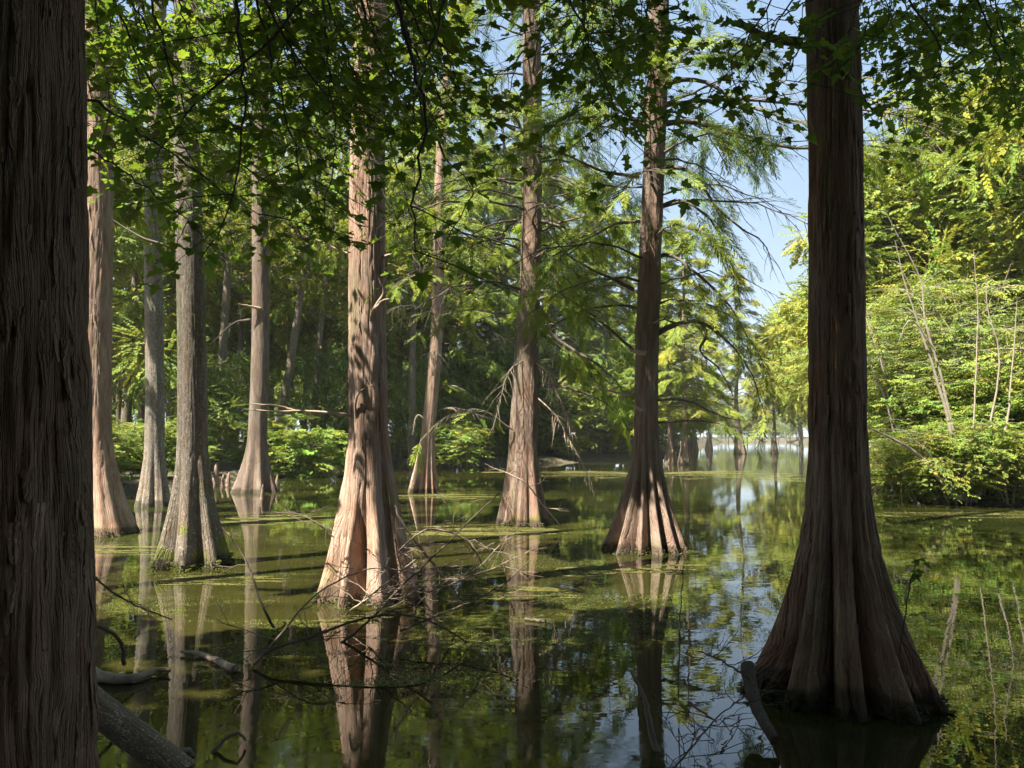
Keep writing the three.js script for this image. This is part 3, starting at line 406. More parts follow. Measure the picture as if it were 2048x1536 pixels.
// ---------------------------------------------------------------- prototypes of the woods behind
const tinted = (b, R, k = 0.5, y = 0.4) => { const v = 1 - k / 2 + k * R(), w = y * (R() - 0.35); return [b[0] * v * (1 + w), b[1] * v, b[2] * v * (1 - 0.5 * w)]; };
function protoCypress(seed, o) {                        // trunk with limbs + feathery crown
  const R = rngOf(seed), root = new THREE.Group(), g = trunkGeo({ r: o.r, taper: 0.9 / o.height, flare: o.r * 1.6, H: 3.2, p: 1.5, flutes: 8, height: o.height, lean: V(0, 0, 0), bend: 0.15, seg: 26, rows: 46, relief: 0, seed }), at = g.userData.at;
  part('trunk', g, o.bark, root);
  const acc = new Acc(), wood = new Acc();
  for (let k = 0; k < o.n; k++) {
    const f = (k + R()) / o.n, h = lerp(o.h0, o.height - 0.5, f), az = k * 2.4 + R(), len = o.len * (0.65 + 0.6 * R()) * (1 - 0.72 * f * f), c = at(h), pts = spokePts(V(c.x, h, c.z), az, len, 0.22 + 0.12 * R(), 0.34 + 0.2 * R(), R, 0.15); wood.tube(pts, taper(pts.length, 0.02 + 0.01 * len, 0.008), 4, 0.8);
    const m = Math.round(o.per * (0.5 + len / o.len)), base = tinted(o.leaf, R, 0.25, 0.3);
    for (let q = 0; q < m; q++) {
      const t = 0.18 + 0.82 * Math.sqrt(R()), i = Math.min(pts.length - 2, Math.floor(t * (pts.length - 1))), d = pts[i + 1].clone().sub(pts[i]).normalize(), sd = d.clone().cross(up), sgn = R() - 0.5, p = pts[i].clone().addScaledVector(sd, sgn * len * 0.55 * (1.15 - t)).add(V(0, -0.5 * Math.abs(sgn) * len * 0.3 + (R() - 0.5) * 0.35, 0));
      acc.put(o.tpl[Math.floor(R() * o.tpl.length)], frame(p, d.addScaledVector(sd, sgn * 2.2).add(V(0, -0.25 * R(), 0)), o.s * (0.7 + 0.6 * R()), R, 0.6), tinted(base, R, 0.5, 0.4));
    }
  }
  const limbs = part('limbs', wood.build(), M.limb, root); limbs.name = 'limb_framework'; part('crown', acc.build(), M.cypressV, root, 'stuff'); return root;
}
function protoBroad(seed, o) {                          // forked trunk + clumped leafy crown
  const R = rngOf(seed), root = new THREE.Group(), acc = new Acc(), wood = new Acc();
  const tp = []; for (let k = 0; k <= 14; k++) { const t = k / 14; tp.push(V(0.35 * Math.sin(t * 3 + seed) * t, -0.3 + o.height * 0.8 * t, 0.35 * Math.cos(t * 2.3 + seed) * t)); }
  wood.tube(tp, taper(15, o.r, o.r * 0.25).map((x, k) => x * (k ? 1 : 1.5)), 9, 1.0, 0.06, seed);
  const clump = (c, rad, n) => { const base = tinted(o.leaf, R, 0.35, 0.4); for (let q = 0; q < n; q++) { const d = V(R() - 0.5, (R() - 0.5) * 0.8, R() - 0.5).normalize(), p = c.clone().addScaledVector(d, rad * Math.cbrt(R()) * (d.y < 0 ? 0.75 : 1)); acc.put(o.tpl[Math.floor(R() * o.tpl.length)], frame(p, d.clone().add(V(R() - 0.5, -0.3, R() - 0.5)), o.s * (0.7 + 0.6 * R()), R, 0.7), tinted(base, R, 0.5, 0.45)); } };
  for (let k = 0; k < o.n; k++) {
    const f = (k + R()) / o.n, i = Math.min(13, Math.floor(((o.low ?? 0.22) + (0.98 - (o.low ?? 0.22)) * f) * 14)), az = k * 2.4 + R(), len = o.len * (0.6 + 0.6 * R()) * (1 - 0.45 * f), pts = spokePts(tp[i], az, len, 0.5 + 0.5 * R(), 0.25, R, 0.2); wood.tube(pts, taper(pts.length, 0.02 + 0.014 * len, 0.012), 5, 0.8);
    for (const t of [0.55, 0.8, 1]) clump(pts[Math.round(t * (pts.length - 1))].clone().add(V((R() - 0.5) * len * 0.5, (R() - 0.3) * 0.6, (R() - 0.5) * len * 0.5)), len * (0.22 + 0.16 * R()), Math.round(o.per * (0.6 + 0.8 * R())));
  }
  part('trunk', wood.build(), o.bark, root); part('crown', acc.build(), M.broadV, root, 'stuff'); return root;
}
function protoShrub(seed, o) {                          // several stems rising from one stool, leaves towards their ends
  const R = rngOf(seed), root = new THREE.Group(), acc = new Acc(); const put = (p, d, base) => acc.put(o.tpl[Math.floor(R() * o.tpl.length)], frame(p, d, o.s * (0.7 + 0.6 * R()), R, 1.1), tinted(base, R, 0.5, 0.5));
  for (let k = 0; k < o.stems; k++) {
    const wood = new Acc(), az = k / o.stems * 6.28 + R() * 1.2, h = o.height * (0.6 + 0.45 * R()), out = o.spread * (0.35 + 0.8 * R()), n = 9, pts = [];
    for (let e = 0; e <= n; e++) { const t = e / n, q = Math.pow(t, 1.3) * out; pts.push(V(Math.cos(az) * (0.12 + q) + (R() - 0.5) * 0.08, -0.25 + h * t * (1.1 - 0.1 * t), Math.sin(az) * (0.12 + q) + (R() - 0.5) * 0.08)); }
    wood.tube(pts, taper(n + 1, o.r * (0.7 + 0.6 * R()), 0.006), 5, 0.5, 0.05, k);
    for (let q = 0; q < o.twigs; q++) {
      const t = o.from + (1 - o.from) * Math.sqrt(R()), i = Math.min(n - 1, Math.floor(t * n)), a2 = R() * 6.28, l = o.tw * (0.5 + R()), dir = V(Math.cos(a2), 0.15 + 0.5 * (R() - 0.4), Math.sin(a2)).normalize(), m = 4, tp = []; for (let e = 0; e <= m; e++) tp.push(pts[i].clone().addScaledVector(dir, l * e / m).add(V((R() - 0.5) * 0.05, -0.18 * l * (e / m) ** 2, (R() - 0.5) * 0.05)));
      wood.tube(tp, taper(m + 1, 0.009, 0.003), 3, 0.5); const base = tinted(o.leaf, R, 0.35, 0.4);
      for (let e = 0; e < o.per; e++) { const w = 1 + Math.floor(R() * m), b = tp[w].clone().add(V(R() - 0.5, (R() - 0.5) * 0.6, R() - 0.5).multiplyScalar(l * 0.5)); put(b, dir.clone().add(V(R() - 0.5, -0.25 * R(), R() - 0.5).multiplyScalar(1.6)), base); }
    }
    part('stem', wood.build(), o.bark, root);
  }
  part('foliage', acc.build(), o.mat ?? M.shrubV, root, 'stuff'); return root;
}
const GREEN = [0.165, 0.235, 0.022], YEL = [0.2, 0.245, 0.026], MIDG = [0.155, 0.22, 0.024], DEEP = [0.07, 0.12, 0.03];
const PC = [protoCypress(901, { r: 0.34, height: 27, h0: 5.5, n: 60, len: 5.0, per: 100, tpl: SPRAYT.far, s: 0.95, leaf: GREEN, bark: M.brown }), protoCypress(902, { r: 0.30, height: 23, h0: 4.0, n: 54, len: 4.6, per: 88, tpl: SPRAYT.far, s: 0.95, leaf: [0.2, 0.265, 0.025], bark: M.brown }), protoCypress(903, { r: 0.28, height: 20, h0: 5.0, n: 48, len: 3.8, per: 64, tpl: SPRAYT.far, s: 0.95, leaf: YEL, bark: M.grey })];
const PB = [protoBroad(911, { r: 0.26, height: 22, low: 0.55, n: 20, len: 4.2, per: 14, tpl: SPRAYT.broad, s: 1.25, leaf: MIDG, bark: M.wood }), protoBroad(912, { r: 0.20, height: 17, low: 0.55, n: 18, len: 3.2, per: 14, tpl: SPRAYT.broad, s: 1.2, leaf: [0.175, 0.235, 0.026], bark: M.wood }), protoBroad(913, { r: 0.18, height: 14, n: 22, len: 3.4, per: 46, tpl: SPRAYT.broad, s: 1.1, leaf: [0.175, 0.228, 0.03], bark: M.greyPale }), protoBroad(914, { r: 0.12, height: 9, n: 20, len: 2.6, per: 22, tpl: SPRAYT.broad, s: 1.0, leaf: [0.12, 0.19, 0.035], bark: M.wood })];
const PS = [protoShrub(921, { height: 3.0, spread: 2.0, stems: 9, r: 0.035, twigs: 15, per: 7, from: 0.45, tw: 0.8, tpl: SPRAYT.bush, s: 1.1, leaf: [0.165, 0.215, 0.028], bark: M.stem }), protoShrub(922, { height: 6.5, spread: 2.2, stems: 9, r: 0.045, twigs: 18, per: 6, from: 0.4, tw: 1.0, tpl: SPRAYT.bush, s: 1.25, leaf: [0.15, 0.215, 0.032], bark: M.stem }), protoShrub(923, { height: 2.2, spread: 1.4, stems: 8, r: 0.02, twigs: 14, per: 7, from: 0.25, tw: 0.6, mat: M.broadV, tpl: SPRAYT.under, s: 1.1, leaf: [0.13, 0.215, 0.024], bark: M.limbDark }), protoShrub(924, { height: 4.2, spread: 1.8, stems: 8, r: 0.03, twigs: 18, per: 8, from: 0.3, tw: 0.8, mat: M.broadV, tpl: SPRAYT.under, s: 1.1, leaf: [0.14, 0.21, 0.026], bark: M.deadGrey })];
const RB = rngOf(4242);
function plant(proto, name, label, cat, x, d, s, group, o = {}) {   // stands a copy at picture column x, distance d
  const c = proto.clone(); c.name = numbered(name); const w = (x - 1024) / F * d; c.position.set(w, Math.max(o.wet ? -0.05 : -9, bankHeight(w, -d)) - 0.05, -d); c.rotation.set(o.tx ?? 0, o.turn ?? RB() * 6.28, o.tz ?? 0, 'ZXY'); c.scale.setScalar(s); tag(c, label, cat, group); scene.add(c); return c;
}
// cypresses standing far out in the open water
plant(PC[1], 'bald_cypress', 'distant cypress in the water just right of the branchy trunk', 'tree', 1368, 54, 0.80, null, { wet: 1 }); plant(PC[0], 'bald_cypress', 'distant cypress half hidden behind the branchy trunk', 'tree', 1338, 56, 0.66, null, { wet: 1 });
plant(PC[2], 'bald_cypress', 'small far cypress alone in the bright open water', 'tree', 1479, 88, 1.15, null, { wet: 1 }); plant(PC[2], 'bald_cypress', 'small far cypress in open water close to the dark right trunk', 'tree', 1546, 90, 0.8, null, { wet: 1 });
// wall of sunlit cypress on the far bank
for (const [x, d, s, k] of [[890, 50, 1.05, 0], [950, 58, 1.1, 1], [1005, 55, 1.1, 0], [1060, 62, 1.2, 1], [1110, 60, 1.0, 0], [1165, 66, 0.95, 0], [1215, 62, 0.9, 1], [1262, 70, 0.85, 0], [1310, 74, 0.85, 1], [980, 78, 1.3, 1], [1090, 82, 1.15, 0], [1190, 85, 1.05, 1], [1290, 92, 0.9, 0], [1345, 95, 1.0, 2], [840, 62, 1.15, 0], [800, 52, 1.0, 1]]) plant(PC[k], 'bald_cypress', 'tall feathery cypress in the sunlit wall of trees behind the pond', 'tree', x, d + 8, s * 1.1, 'sunlit cypress wall behind the pond');
// pale trees towards the far shore
for (const [x, d, s, k] of [[1385, 110, 1.1, 2], [1415, 120, 1.0, 2], [1625, 90, 1.6, 2], [1660, 80, 1.5, 2], [1600, 120, 1.9, 2], [1690, 66, 1.3, 2], [1640, 110, 1.7, 2]]) plant(x > 1560 ? PB[k] : PC[k], x > 1560 ? 'broadleaf_tree' : 'bald_cypress', x > 1560 ? 'pale yellow-green tree beyond the dark right trunk near far shore' : 'pale hazy cypress on the far shore beside open water', 'tree', x, d, s * 1.1, x > 1560 ? 'pale trees behind the right trunk' : 'pale far-shore cypresses');
for (let k = 0; k < 30; k++) plant(PB[2 + k % 2], 'broadleaf_tree', 'tiny hazy tree on the distant far shore', 'tree', 1370 + k * 12 + RB() * 8, 248 + RB() * 25, 1.0 + 0.5 * RB(), 'tiny trees along the distant shore');
// woods on the left bank: trunks that can be told apart
const wood = (k, x, d, s, label, o) => plant(PB[k], 'broadleaf_tree', label, 'tree', x, d, s, o?.group, o);
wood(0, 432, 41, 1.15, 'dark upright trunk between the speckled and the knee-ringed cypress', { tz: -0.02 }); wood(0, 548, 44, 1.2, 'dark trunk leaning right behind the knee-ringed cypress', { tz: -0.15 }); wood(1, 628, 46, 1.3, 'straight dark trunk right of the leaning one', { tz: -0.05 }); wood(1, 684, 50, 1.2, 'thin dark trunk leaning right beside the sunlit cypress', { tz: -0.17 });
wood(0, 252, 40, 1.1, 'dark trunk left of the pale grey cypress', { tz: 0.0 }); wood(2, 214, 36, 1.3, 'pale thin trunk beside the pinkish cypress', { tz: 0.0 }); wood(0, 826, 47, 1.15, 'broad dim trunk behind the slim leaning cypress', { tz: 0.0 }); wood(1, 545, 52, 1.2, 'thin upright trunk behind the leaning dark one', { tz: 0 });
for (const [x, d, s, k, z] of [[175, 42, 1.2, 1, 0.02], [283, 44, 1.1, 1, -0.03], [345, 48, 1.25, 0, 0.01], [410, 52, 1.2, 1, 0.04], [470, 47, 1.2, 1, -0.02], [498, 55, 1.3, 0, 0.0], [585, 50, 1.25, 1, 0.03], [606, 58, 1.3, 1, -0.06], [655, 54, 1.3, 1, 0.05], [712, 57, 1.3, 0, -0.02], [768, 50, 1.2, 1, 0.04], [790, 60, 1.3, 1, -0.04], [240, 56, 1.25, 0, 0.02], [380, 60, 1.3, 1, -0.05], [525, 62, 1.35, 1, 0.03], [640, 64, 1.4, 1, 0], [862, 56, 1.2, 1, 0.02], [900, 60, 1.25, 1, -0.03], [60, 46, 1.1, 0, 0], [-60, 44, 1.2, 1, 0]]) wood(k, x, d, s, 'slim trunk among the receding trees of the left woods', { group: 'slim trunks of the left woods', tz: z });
for (let k = 0; k < 22; k++) wood(k % 3 ? 2 : 1, -120 + k * 46 + RB() * 20, 92 + RB() * 30, 1.15 + 0.5 * RB(), 'bright leafy tree far behind the left woods', { group: 'bright trees far behind the left woods' });
for (const [x, d, s] of [[395, 37, 0.8], [470, 41, 0.8], [650, 46, 1.0], [800, 49, 1.0], [905, 54, 1.1], [960, 58, 1.2], [1030, 60, 1.2], [1120, 63, 1.3], [1200, 64, 1.3], [1280, 70, 1.2]]) plant(PB[3], 'young_tree', 'slender young tree filling the shade under the bank trees', 'tree', x, d, s, 'young trees along the bank');
for (const [x, d, s] of [[225, 48, 1.9], [455, 56, 2.1], [690, 56, 2.1]]) wood(2, x, d, s * 0.92, 'tall sunlit yellow-green tree behind the leafy upper left', { group: 'sunlit trees behind the upper left leaves' });
for (let k = 0; k < 26; k++) { const x = -60 + k * 54 + RB() * 30, d = interp(EDGE, x) + 1.2 + RB() * 5; if (x < 1330) plant(PS[2 + k % 2], 'understory_shrub', 'leafy green shrub in the undergrowth on the shaded bank', 'shrub', x, d, 0.55 + 0.5 * RB(), 'undergrowth shrubs on the left bank'); }
plant(PS[2], 'understory_shrub', 'bright green sunlit shrub right of the knee-ringed cypress', 'shrub', 612, 38, 1.5); plant(PS[3], 'understory_shrub', 'thin light green shrub behind the pinkish cypress', 'shrub', 215, 25, 0.7); plant(PS[3], 'understory_shrub', 'feathery shrub hanging over the bank beside the slim cypress', 'shrub', 925, 45, 1.0);
// thicket on the right bank
for (const [x, d, s] of [[1845, 23.4, 0.85], [1895, 22.8, 1.0], [1950, 23.5, 0.7], [2050, 22, 0.6], [1800, 27, 0.8], [1765, 31, 0.8], [2000, 26, 0.8]]) plant(PS[0], 'thicket_shrub', 'yellow-green shrub spreading over the water at the right bank', 'shrub', x, d, s, 'low thicket shrubs on the right bank');
for (const [x, d, s] of [[1815, 28, 1.15], [1880, 30, 1.3], [1985, 27, 1.25], [2060, 26, 1.2], [1775, 33, 1.25], [1935, 32, 1.5], [2040, 33, 1.5], [1850, 35, 1.5], [1730, 42, 1.2]]) plant(PS[1], 'tall_thicket_shrub', 'tall many-stemmed shrub with sunny yellow-green leaves on right bank', 'shrub', x, d, s, 'tall thicket shrubs on the right bank');
for (const [x, d, s, k] of [[1795, 38, 1.35, 2], [1860, 36, 1.45, 2], [1930, 37, 1.6, 2], [1990, 34, 1.6, 2], [2050, 34, 1.3, 1], [1755, 48, 1.4, 2], [1830, 50, 1.4, 1], [1900, 52, 1.5, 2], [1965, 46, 1.45, 1], [2030, 42, 1.5, 1], [2110, 36, 1.5, 1], [2140, 30, 1.35, 2], [1715, 60, 1.35, 2], [2180, 26, 1.2, 1], [1880, 62, 1.6, 1], [1990, 60, 1.7, 0]]) plant(PB[k], 'broadleaf_tree', 'sunlit leafy tree rising behind the right-bank thicket', 'tree', x, d, s, 'trees behind the right thicket');
for (const [x, d, s] of [[1745, 40, 1.2], [1790, 27.5, 0.75], [1830, 24, 0.7], [1870, 22.8, 0.6], [1920, 22.4, 0.7], [1965, 22.6, 0.65], [2010, 22, 0.7], [2060, 21.6, 0.7], [1770, 38, 1.3], [1810, 31, 1.1], [1850, 29, 1.2], [1890, 27, 1.2], [1930, 27, 1.1], [1965, 28, 1.2], [2005, 25, 1.1], [2045, 25, 1.2], [2090, 24, 1.2], [1740, 46, 1.4], [1830, 38, 1.4], [1910, 37, 1.4], [1985, 35, 1.4], [2060, 34, 1.4]]) plant(PS[3], 'thicket_shrub', 'shaded dark green shrub filling the foot of the right thicket', 'shrub', x, d, s, 'shaded shrubs at the foot of the right thicket');
for (let k = 0; k < 26; k++) plant(PB[3], 'young_tree', 'low leafy tree closing the back of the left woods', 'tree', -140 + k * 44 + RB() * 24, 68 + RB() * 24, 1.0 + 0.5 * RB(), 'low trees at the back of the left woods');
for (let k = 0; k < 18; k++) { const x = 860 + k * 31 + RB() * 16, d = interp(EDGE, x) + 2 + RB() * 7; if (x < 1390) plant(PS[3], 'bank_shrub', 'shaded shrub along the far bank under the cypress wall', 'shrub', x, d, 1.3 + 0.7 * RB(), 'shrubs along the far bank'); }
for (let k = 0; k < 12; k++) plant(PB[3], 'young_tree', 'low leafy tree behind the sunlit cypress wall', 'tree', 880 + k * 44 + RB() * 24, 88 + RB() * 24, 1.4 + 0.5 * RB(), 'low trees behind the cypress wall');
// unseen trees and shrubs added behind the viewer to keep the foreground dark
[[-3.5, 8, 2, 1.3], [1.5, 9.5, 2, 1.4], [5.5, 7.5, 2, 1.3], [9.5, 5, 2, 1.2], [-8.5, 9, 2, 1.4], [8.5, 11, 2, 1.5], [-2, 14, 2, 1.5], [4, 15, 2, 1.5], [13, 2.5, 2, 1.3], [-14, 6, 2, 1.3], [-1, 5.5, 3, 0.9], [3.4, 5.0, 3, 1.0], [6.6, 4.2, 3, 1.0], [-5.6, 5.6, 3, 1.0], [11.5, 6.5, 3, 1.3], [-10.5, 4.6, 3, 1.2], [10.5, 1.0, 3, 1.0], [0.8, 7.2, 3, 1.2]].forEach(([x, z, k, s], n) => { const c = PB[k].clone(); c.name = numbered('broadleaf_tree'); c.position.set(x, 0.1, z); c.rotation.y = n * 1.7; c.scale.setScalar(s); tag(c, 'unseen forest tree added behind the viewer to shade the foreground', 'tree', 'unseen forest trees added for shade'); scene.add(c); });
[[-2.6, 4.6], [1.2, 5.2], [4.2, 4.0], [7.0, 2.6], [-5.5, 6.4], [3, 7.6], [-9, 4.2], [9.6, 0.6]].forEach(([x, z], n) => { const c = PS[n % 2 ? 1 : 3].clone(); c.name = numbered('understory_shrub'); c.position.set(x, 0.1, z); c.rotation.y = n * 2.1; c.scale.setScalar(n % 2 ? 0.8 : 1.1); tag(c, 'unseen leafy shrub added behind the viewer to shade the foreground', 'shrub', 'unseen shrubs added for shade'); scene.add(c); });
{ // pale leaning stems in front of the thicket
  const t = thing('leaning_thicket_tree', 'pale grey many-stemmed small tree leaning left in the thicket', 'tree', P(1930, 1000, 22.8).setY(0)), R = rngOf(77), d = 22.4, at = (l) => l.map(([x, y, dz]) => local(t, x, y, d - (dz ?? 0)));
  for (const [l, w] of [[[[1925, 1000], [1908, 900], [1895, 830], [1862, 720], [1835, 640], [1808, 560], [1790, 480]], 11], [[[1930, 1000], [1900, 830], [1870, 710], [1850, 640], [1842, 560], [1800, 480], [1770, 420]], 8], [[[1940, 1005], [1990, 800, 0.4], [1998, 700, 0.5], [1975, 620, 0.5], [1972, 560, 0.5]], 6], [[[1950, 1005], [2010, 860, 0.3], [2022, 760, 0.3], [2035, 600, 0.3]], 8], [[[1915, 1000], [1830, 905, 0.5], [1760, 865, 0.8], [1715, 842, 0.9]], 12], [[[1920, 1000], [1850, 900, 0.6], [1790, 850, 0.8]], 6], [[[1870, 700, 0.2], [1820, 640, 0.3], [1795, 690, 0.3]], 4], [[[1935, 1000], [1950, 780], [1955, 640], [1948, 500]], 5]]) limb(t, curve(at(l), 14, 0.03, R), w / 2 * d / F, { R, mat: M.stem, twig: 0.22, side: 0.18, spray: 0, from: 0.4, name: 'stem', r1: 0.008 });
}
// ---------------------------------------------------------------- maples overhanging the view
const LEAF = [1, 2, 3, 4, 5, 6, 7].map((s) => geoOf(mapleLeaf(s)));
function mapleTree(label, foot, limbsAt, runs, seed, parts) {
  const R = rngOf(seed), t = thing('maple_tree', label, 'tree', foot), loc = (v) => v.clone().sub(foot), leaves = [];
  const w = new Acc(); w.tube(curve([V(0, -0.4, 0), V(0.05, 1.5, 0), V(0, 3.2, 0.05), V(0.1, 5.5, 0), V(0.05, 8, 0.1)], 24, 0.01, R), taper(25, 0.16, 0.05), 14, 1, 0.05, seed); part('trunk', w.build(), M.grey, t);
  for (const l of limbsAt) { const a = new Acc(), c = curve([V(0.02, 4.2, 0), ...l.map(loc)], 22, 0.03, R); a.tube(c, taper(23, 0.06, 0.016), 8, 0.6, 0.08, seed); part('bough', a.build(), M.limbDark, t); }
  for (const run of runs) {
    const a = new Acc(), c = curve(run.pts.map(loc), 18, 0.03, R), n = c.length; a.tube(c, taper(n, run.r ?? 0.010, 0.0025), 5, 0.4); const step = run.step ?? 0.075; let since = 0;
    const twigMesh = new THREE.Mesh(); const leafAt = (p, d, sz) => leaves.push([p, d, sz, twigMesh]);
    for (let k = 2; k < n; k++) {
      since += c[k].distanceTo(c[k - 1]); if (since < step || k / n < (run.from ?? 0.12)) continue; since = 0; const d = c[k].clone().sub(c[k - 1]).normalize(), sd = V(R() - 0.5, 0.1 * (R() - 0.5), R() - 0.5).normalize();
      for (const s of [-1, 1]) {
        if (R() < (run.side ?? 0.45)) { const l = 0.18 + 0.5 * R(), m = 5, q = []; for (let e = 0; e <= m; e++) q.push(c[k].clone().addScaledVector(sd, s * l * e / m).addScaledVector(d, l * 0.45 * e / m).add(V((R() - 0.5) * 0.02, -0.12 * l * (e / m) ** 2, (R() - 0.5) * 0.02))); a.tube(q, taper(m + 1, 0.004, 0.0016), 4, 0.3); for (let e = 2; e <= m; e++) for (const z of [-1, 1]) if (R() < 0.85) leafAt(q[e], sd.clone().multiplyScalar(s * 0.7).add(V((R() - 0.5) * 1.4, -0.25, (R() - 0.5) * 1.4)), 1); }
        else if (R() < 0.8) leafAt(c[k], sd.clone().multiplyScalar(s).addScaledVector(d, 0.3).add(V(0, -0.3, 0)), 1);
      }
    }
    leafAt(c[n - 1], V(R() - 0.5, -0.5, R() - 0.5), 1.1); twigMesh.geometry = a.build(); twigMesh.material = M.limbDark; twigMesh.name = 'twig'; t.add(shade(twigMesh));
  }
  const eye = camera.position, list = leaves.filter(([p]) => !inGap(p.clone().add(foot))).map(([p, d, sz, on]) => { const m = frame(p.clone().addScaledVector(d.clone().normalize(), 0.045), d, 0.074 * sz * (0.55 + 0.9 * R()), R, 0.42); return { m, on, k: Math.floor(R() * 7), far: p.clone().add(foot).distanceTo(eye), c: tinted([1, 1, 1], R, 0.5, 0.4) }; });
  const vis = list.filter((q) => { const e = q.m.elements, p = V(e[12], e[13], e[14]).add(foot), z = -p.z, x = 1024 + F * p.x / z; return z > 1 && x > 0 && x < 2048 && (p.y - EYE) / z < 0.58; }).sort((a, b) => a.far - b.far).slice(0, parts);
  const chosen = new Set(vis), mats = [M.mapleLeaf, leafMat(0.20, 0.29, 0.028, 0.52), leafMat(0.135, 0.23, 0.026, 0.52)];
  vis.forEach((q, i) => { const m = shade(new THREE.Mesh(LEAF[q.k], mats[i % 3])); m.name = 'leaf'; m.applyMatrix4(q.m); q.on.add(m); });
  for (let k = 0; k < 7; k++) { const rest = list.filter((q) => !chosen.has(q) && q.k === k); if (!rest.length) continue; const m = shade(new THREE.InstancedMesh(LEAF[k], M.maple, rest.length)), c = new THREE.Color(); m.name = 'foliage'; m.userData.kind = 'stuff'; rest.forEach((q, i) => { m.setMatrixAt(i, q.m); m.setColorAt(i, c.setRGB(...q.c)); }); t.add(m); }
  return t;
}
{
  const R = rngOf(808), runs = [], low = [[120, 330], [170, 350], [250, 440], [400, 440], [550, 500], [630, 530], [690, 330], [780, 330], [815, 560], [880, 500], [930, 260]];
  for (let k = 0; k < 84; k++) {
    const d = 4.6 + 4.6 * R(), x0 = 90 + 760 * R(), y0 = -60 - 120 * R(), x1 = Math.min(x0 + 30 + 240 * R(), 900 + 40 * R()), y1 = Math.min(interp(low, x1) * (0.35 + 0.7 * R()), interp(low, x1)), d1 = d + 0.8 * (R() - 0.3);
    runs.push({ pts: [P(x0, y0, d), P(lerp(x0, x1, 0.3), lerp(y0, y1, 0.38), d), P(lerp(x0, x1, 0.68), lerp(y0, y1, 0.74), (d + d1) / 2), P(x1, y1, d1)], r: 0.007 + 0.006 * R() });
  }
  for (const [l, d, r] of [[[[632, -40], [560, 60], [430, 170], [350, 260], [300, 330]], 4.2, 0.011], [[[468, -40], [480, 90], [490, 200], [478, 320], [455, 430], [405, 520]], 4.0, 0.010], [[[780, -40], [805, 60], [835, 160], [850, 260], [835, 350], [825, 440], [840, 530]], 3.6, 0.014], [[[895, -30], [870, 70], [850, 120], [840, 200], [880, 300], [950, 380]], 3.8, 0.008], [[[640, -40], [655, 120], [670, 300], [650, 420]], 4.6, 0.008], [[[166, 190], [230, 230], [330, 300], [430, 370], [540, 450]], 4.4, 0.010], [[[170, 290], [260, 350], [360, 430], [430, 500]], 4.6, 0.007]]) runs.push({ pts: l.map(([x, y]) => P(x, y, d)), r, step: 0.16, side: 0.3 });
  mapleTree('maple whose dense leafy twigs hang across the upper left', V(-3.1, 0.2, 0.9), [[P(60, -160, 4.2), P(300, -190, 5), P(620, -180, 6)], [P(200, -170, 4), P(560, -150, 4.4), P(900, -140, 4.2)]], runs, 31, 300);
}
{
  const R = rngOf(909), runs = [];
  for (let k = 0; k < 15; k++) { const d = 5.0 + 2 * R(), x0 = 1060 + 250 * R(), y0 = -70, x1 = x0 + (R() - 0.4) * 130, y1 = 60 + 190 * R(); runs.push({ pts: [P(x0, y0, d), P(lerp(x0, x1, 0.5) + 20 * (R() - 0.5), lerp(y0, y1, 0.5), d), P(x1, y1, d)], r: 0.006 }); }
  for (const [l, d] of [[[[1130, -30], [1180, 90], [1220, 190], [1250, 300]], 4.6], [[[1560, -30], [1500, 70], [1450, 150], [1410, 210]], 5.0], [[[1600, -20], [1545, 60], [1500, 140], [1455, 205]], 5.2], [[[1625, 40], [1590, 110], [1570, 160], [1555, 180]], 5.4], [[[1640, -10], [1570, 30], [1510, 60], [1450, 110]], 5.6], [[[1350, -30], [1360, 20], [1385, 40]], 5]]) runs.push({ pts: l.map(([x, y]) => P(x, y, d)), r: 0.007 });
  mapleTree('maple with a few leafy sprays dangling at top centre', V(1.9, 0.3, 1.6), [[P(1500, -200, 4.2), P(1300, -200, 5), P(1080, -180, 5.4)], [P(1700, -220, 4.2), P(1620, -120, 5.2)]], runs, 32, 220);
}
{
  const R = rngOf(1010), runs = [];
  for (let k = 0; k < 34; k++) { const d = 5.2 + 3 * R(), x0 = 1720 + 420 * R(), y0 = -70, x1 = x0 - 90 + 160 * R(), y1 = (60 + 170 * R()) * (0.75 + 0.25 * sstep(1700, 1900, x1)); runs.push({ pts: [P(x0, y0, d), P(lerp(x0, x1, 0.5) + 20 * (R() - 0.5), lerp(y0, y1, 0.5), d), P(x1, y1, d)], r: 0.006 }); }
  for (const [l, d] of [[[[1800, -30], [1860, 60], [1880, 120], [1850, 190], [1760, 200]], 5], [[[1950, -20], [1990, 100], [2010, 200]], 5]]) runs.push({ pts: l.map(([x, y]) => P(x, y, d)), r: 0.008 });
  mapleTree('maple with dark leafy sprays in the upper right corner', V(5.2, 0.3, 0.4), [[P(2200, -160, 4.6), P(2000, -180, 5.4), P(1740, -160, 6)]], runs, 33, 260);
}

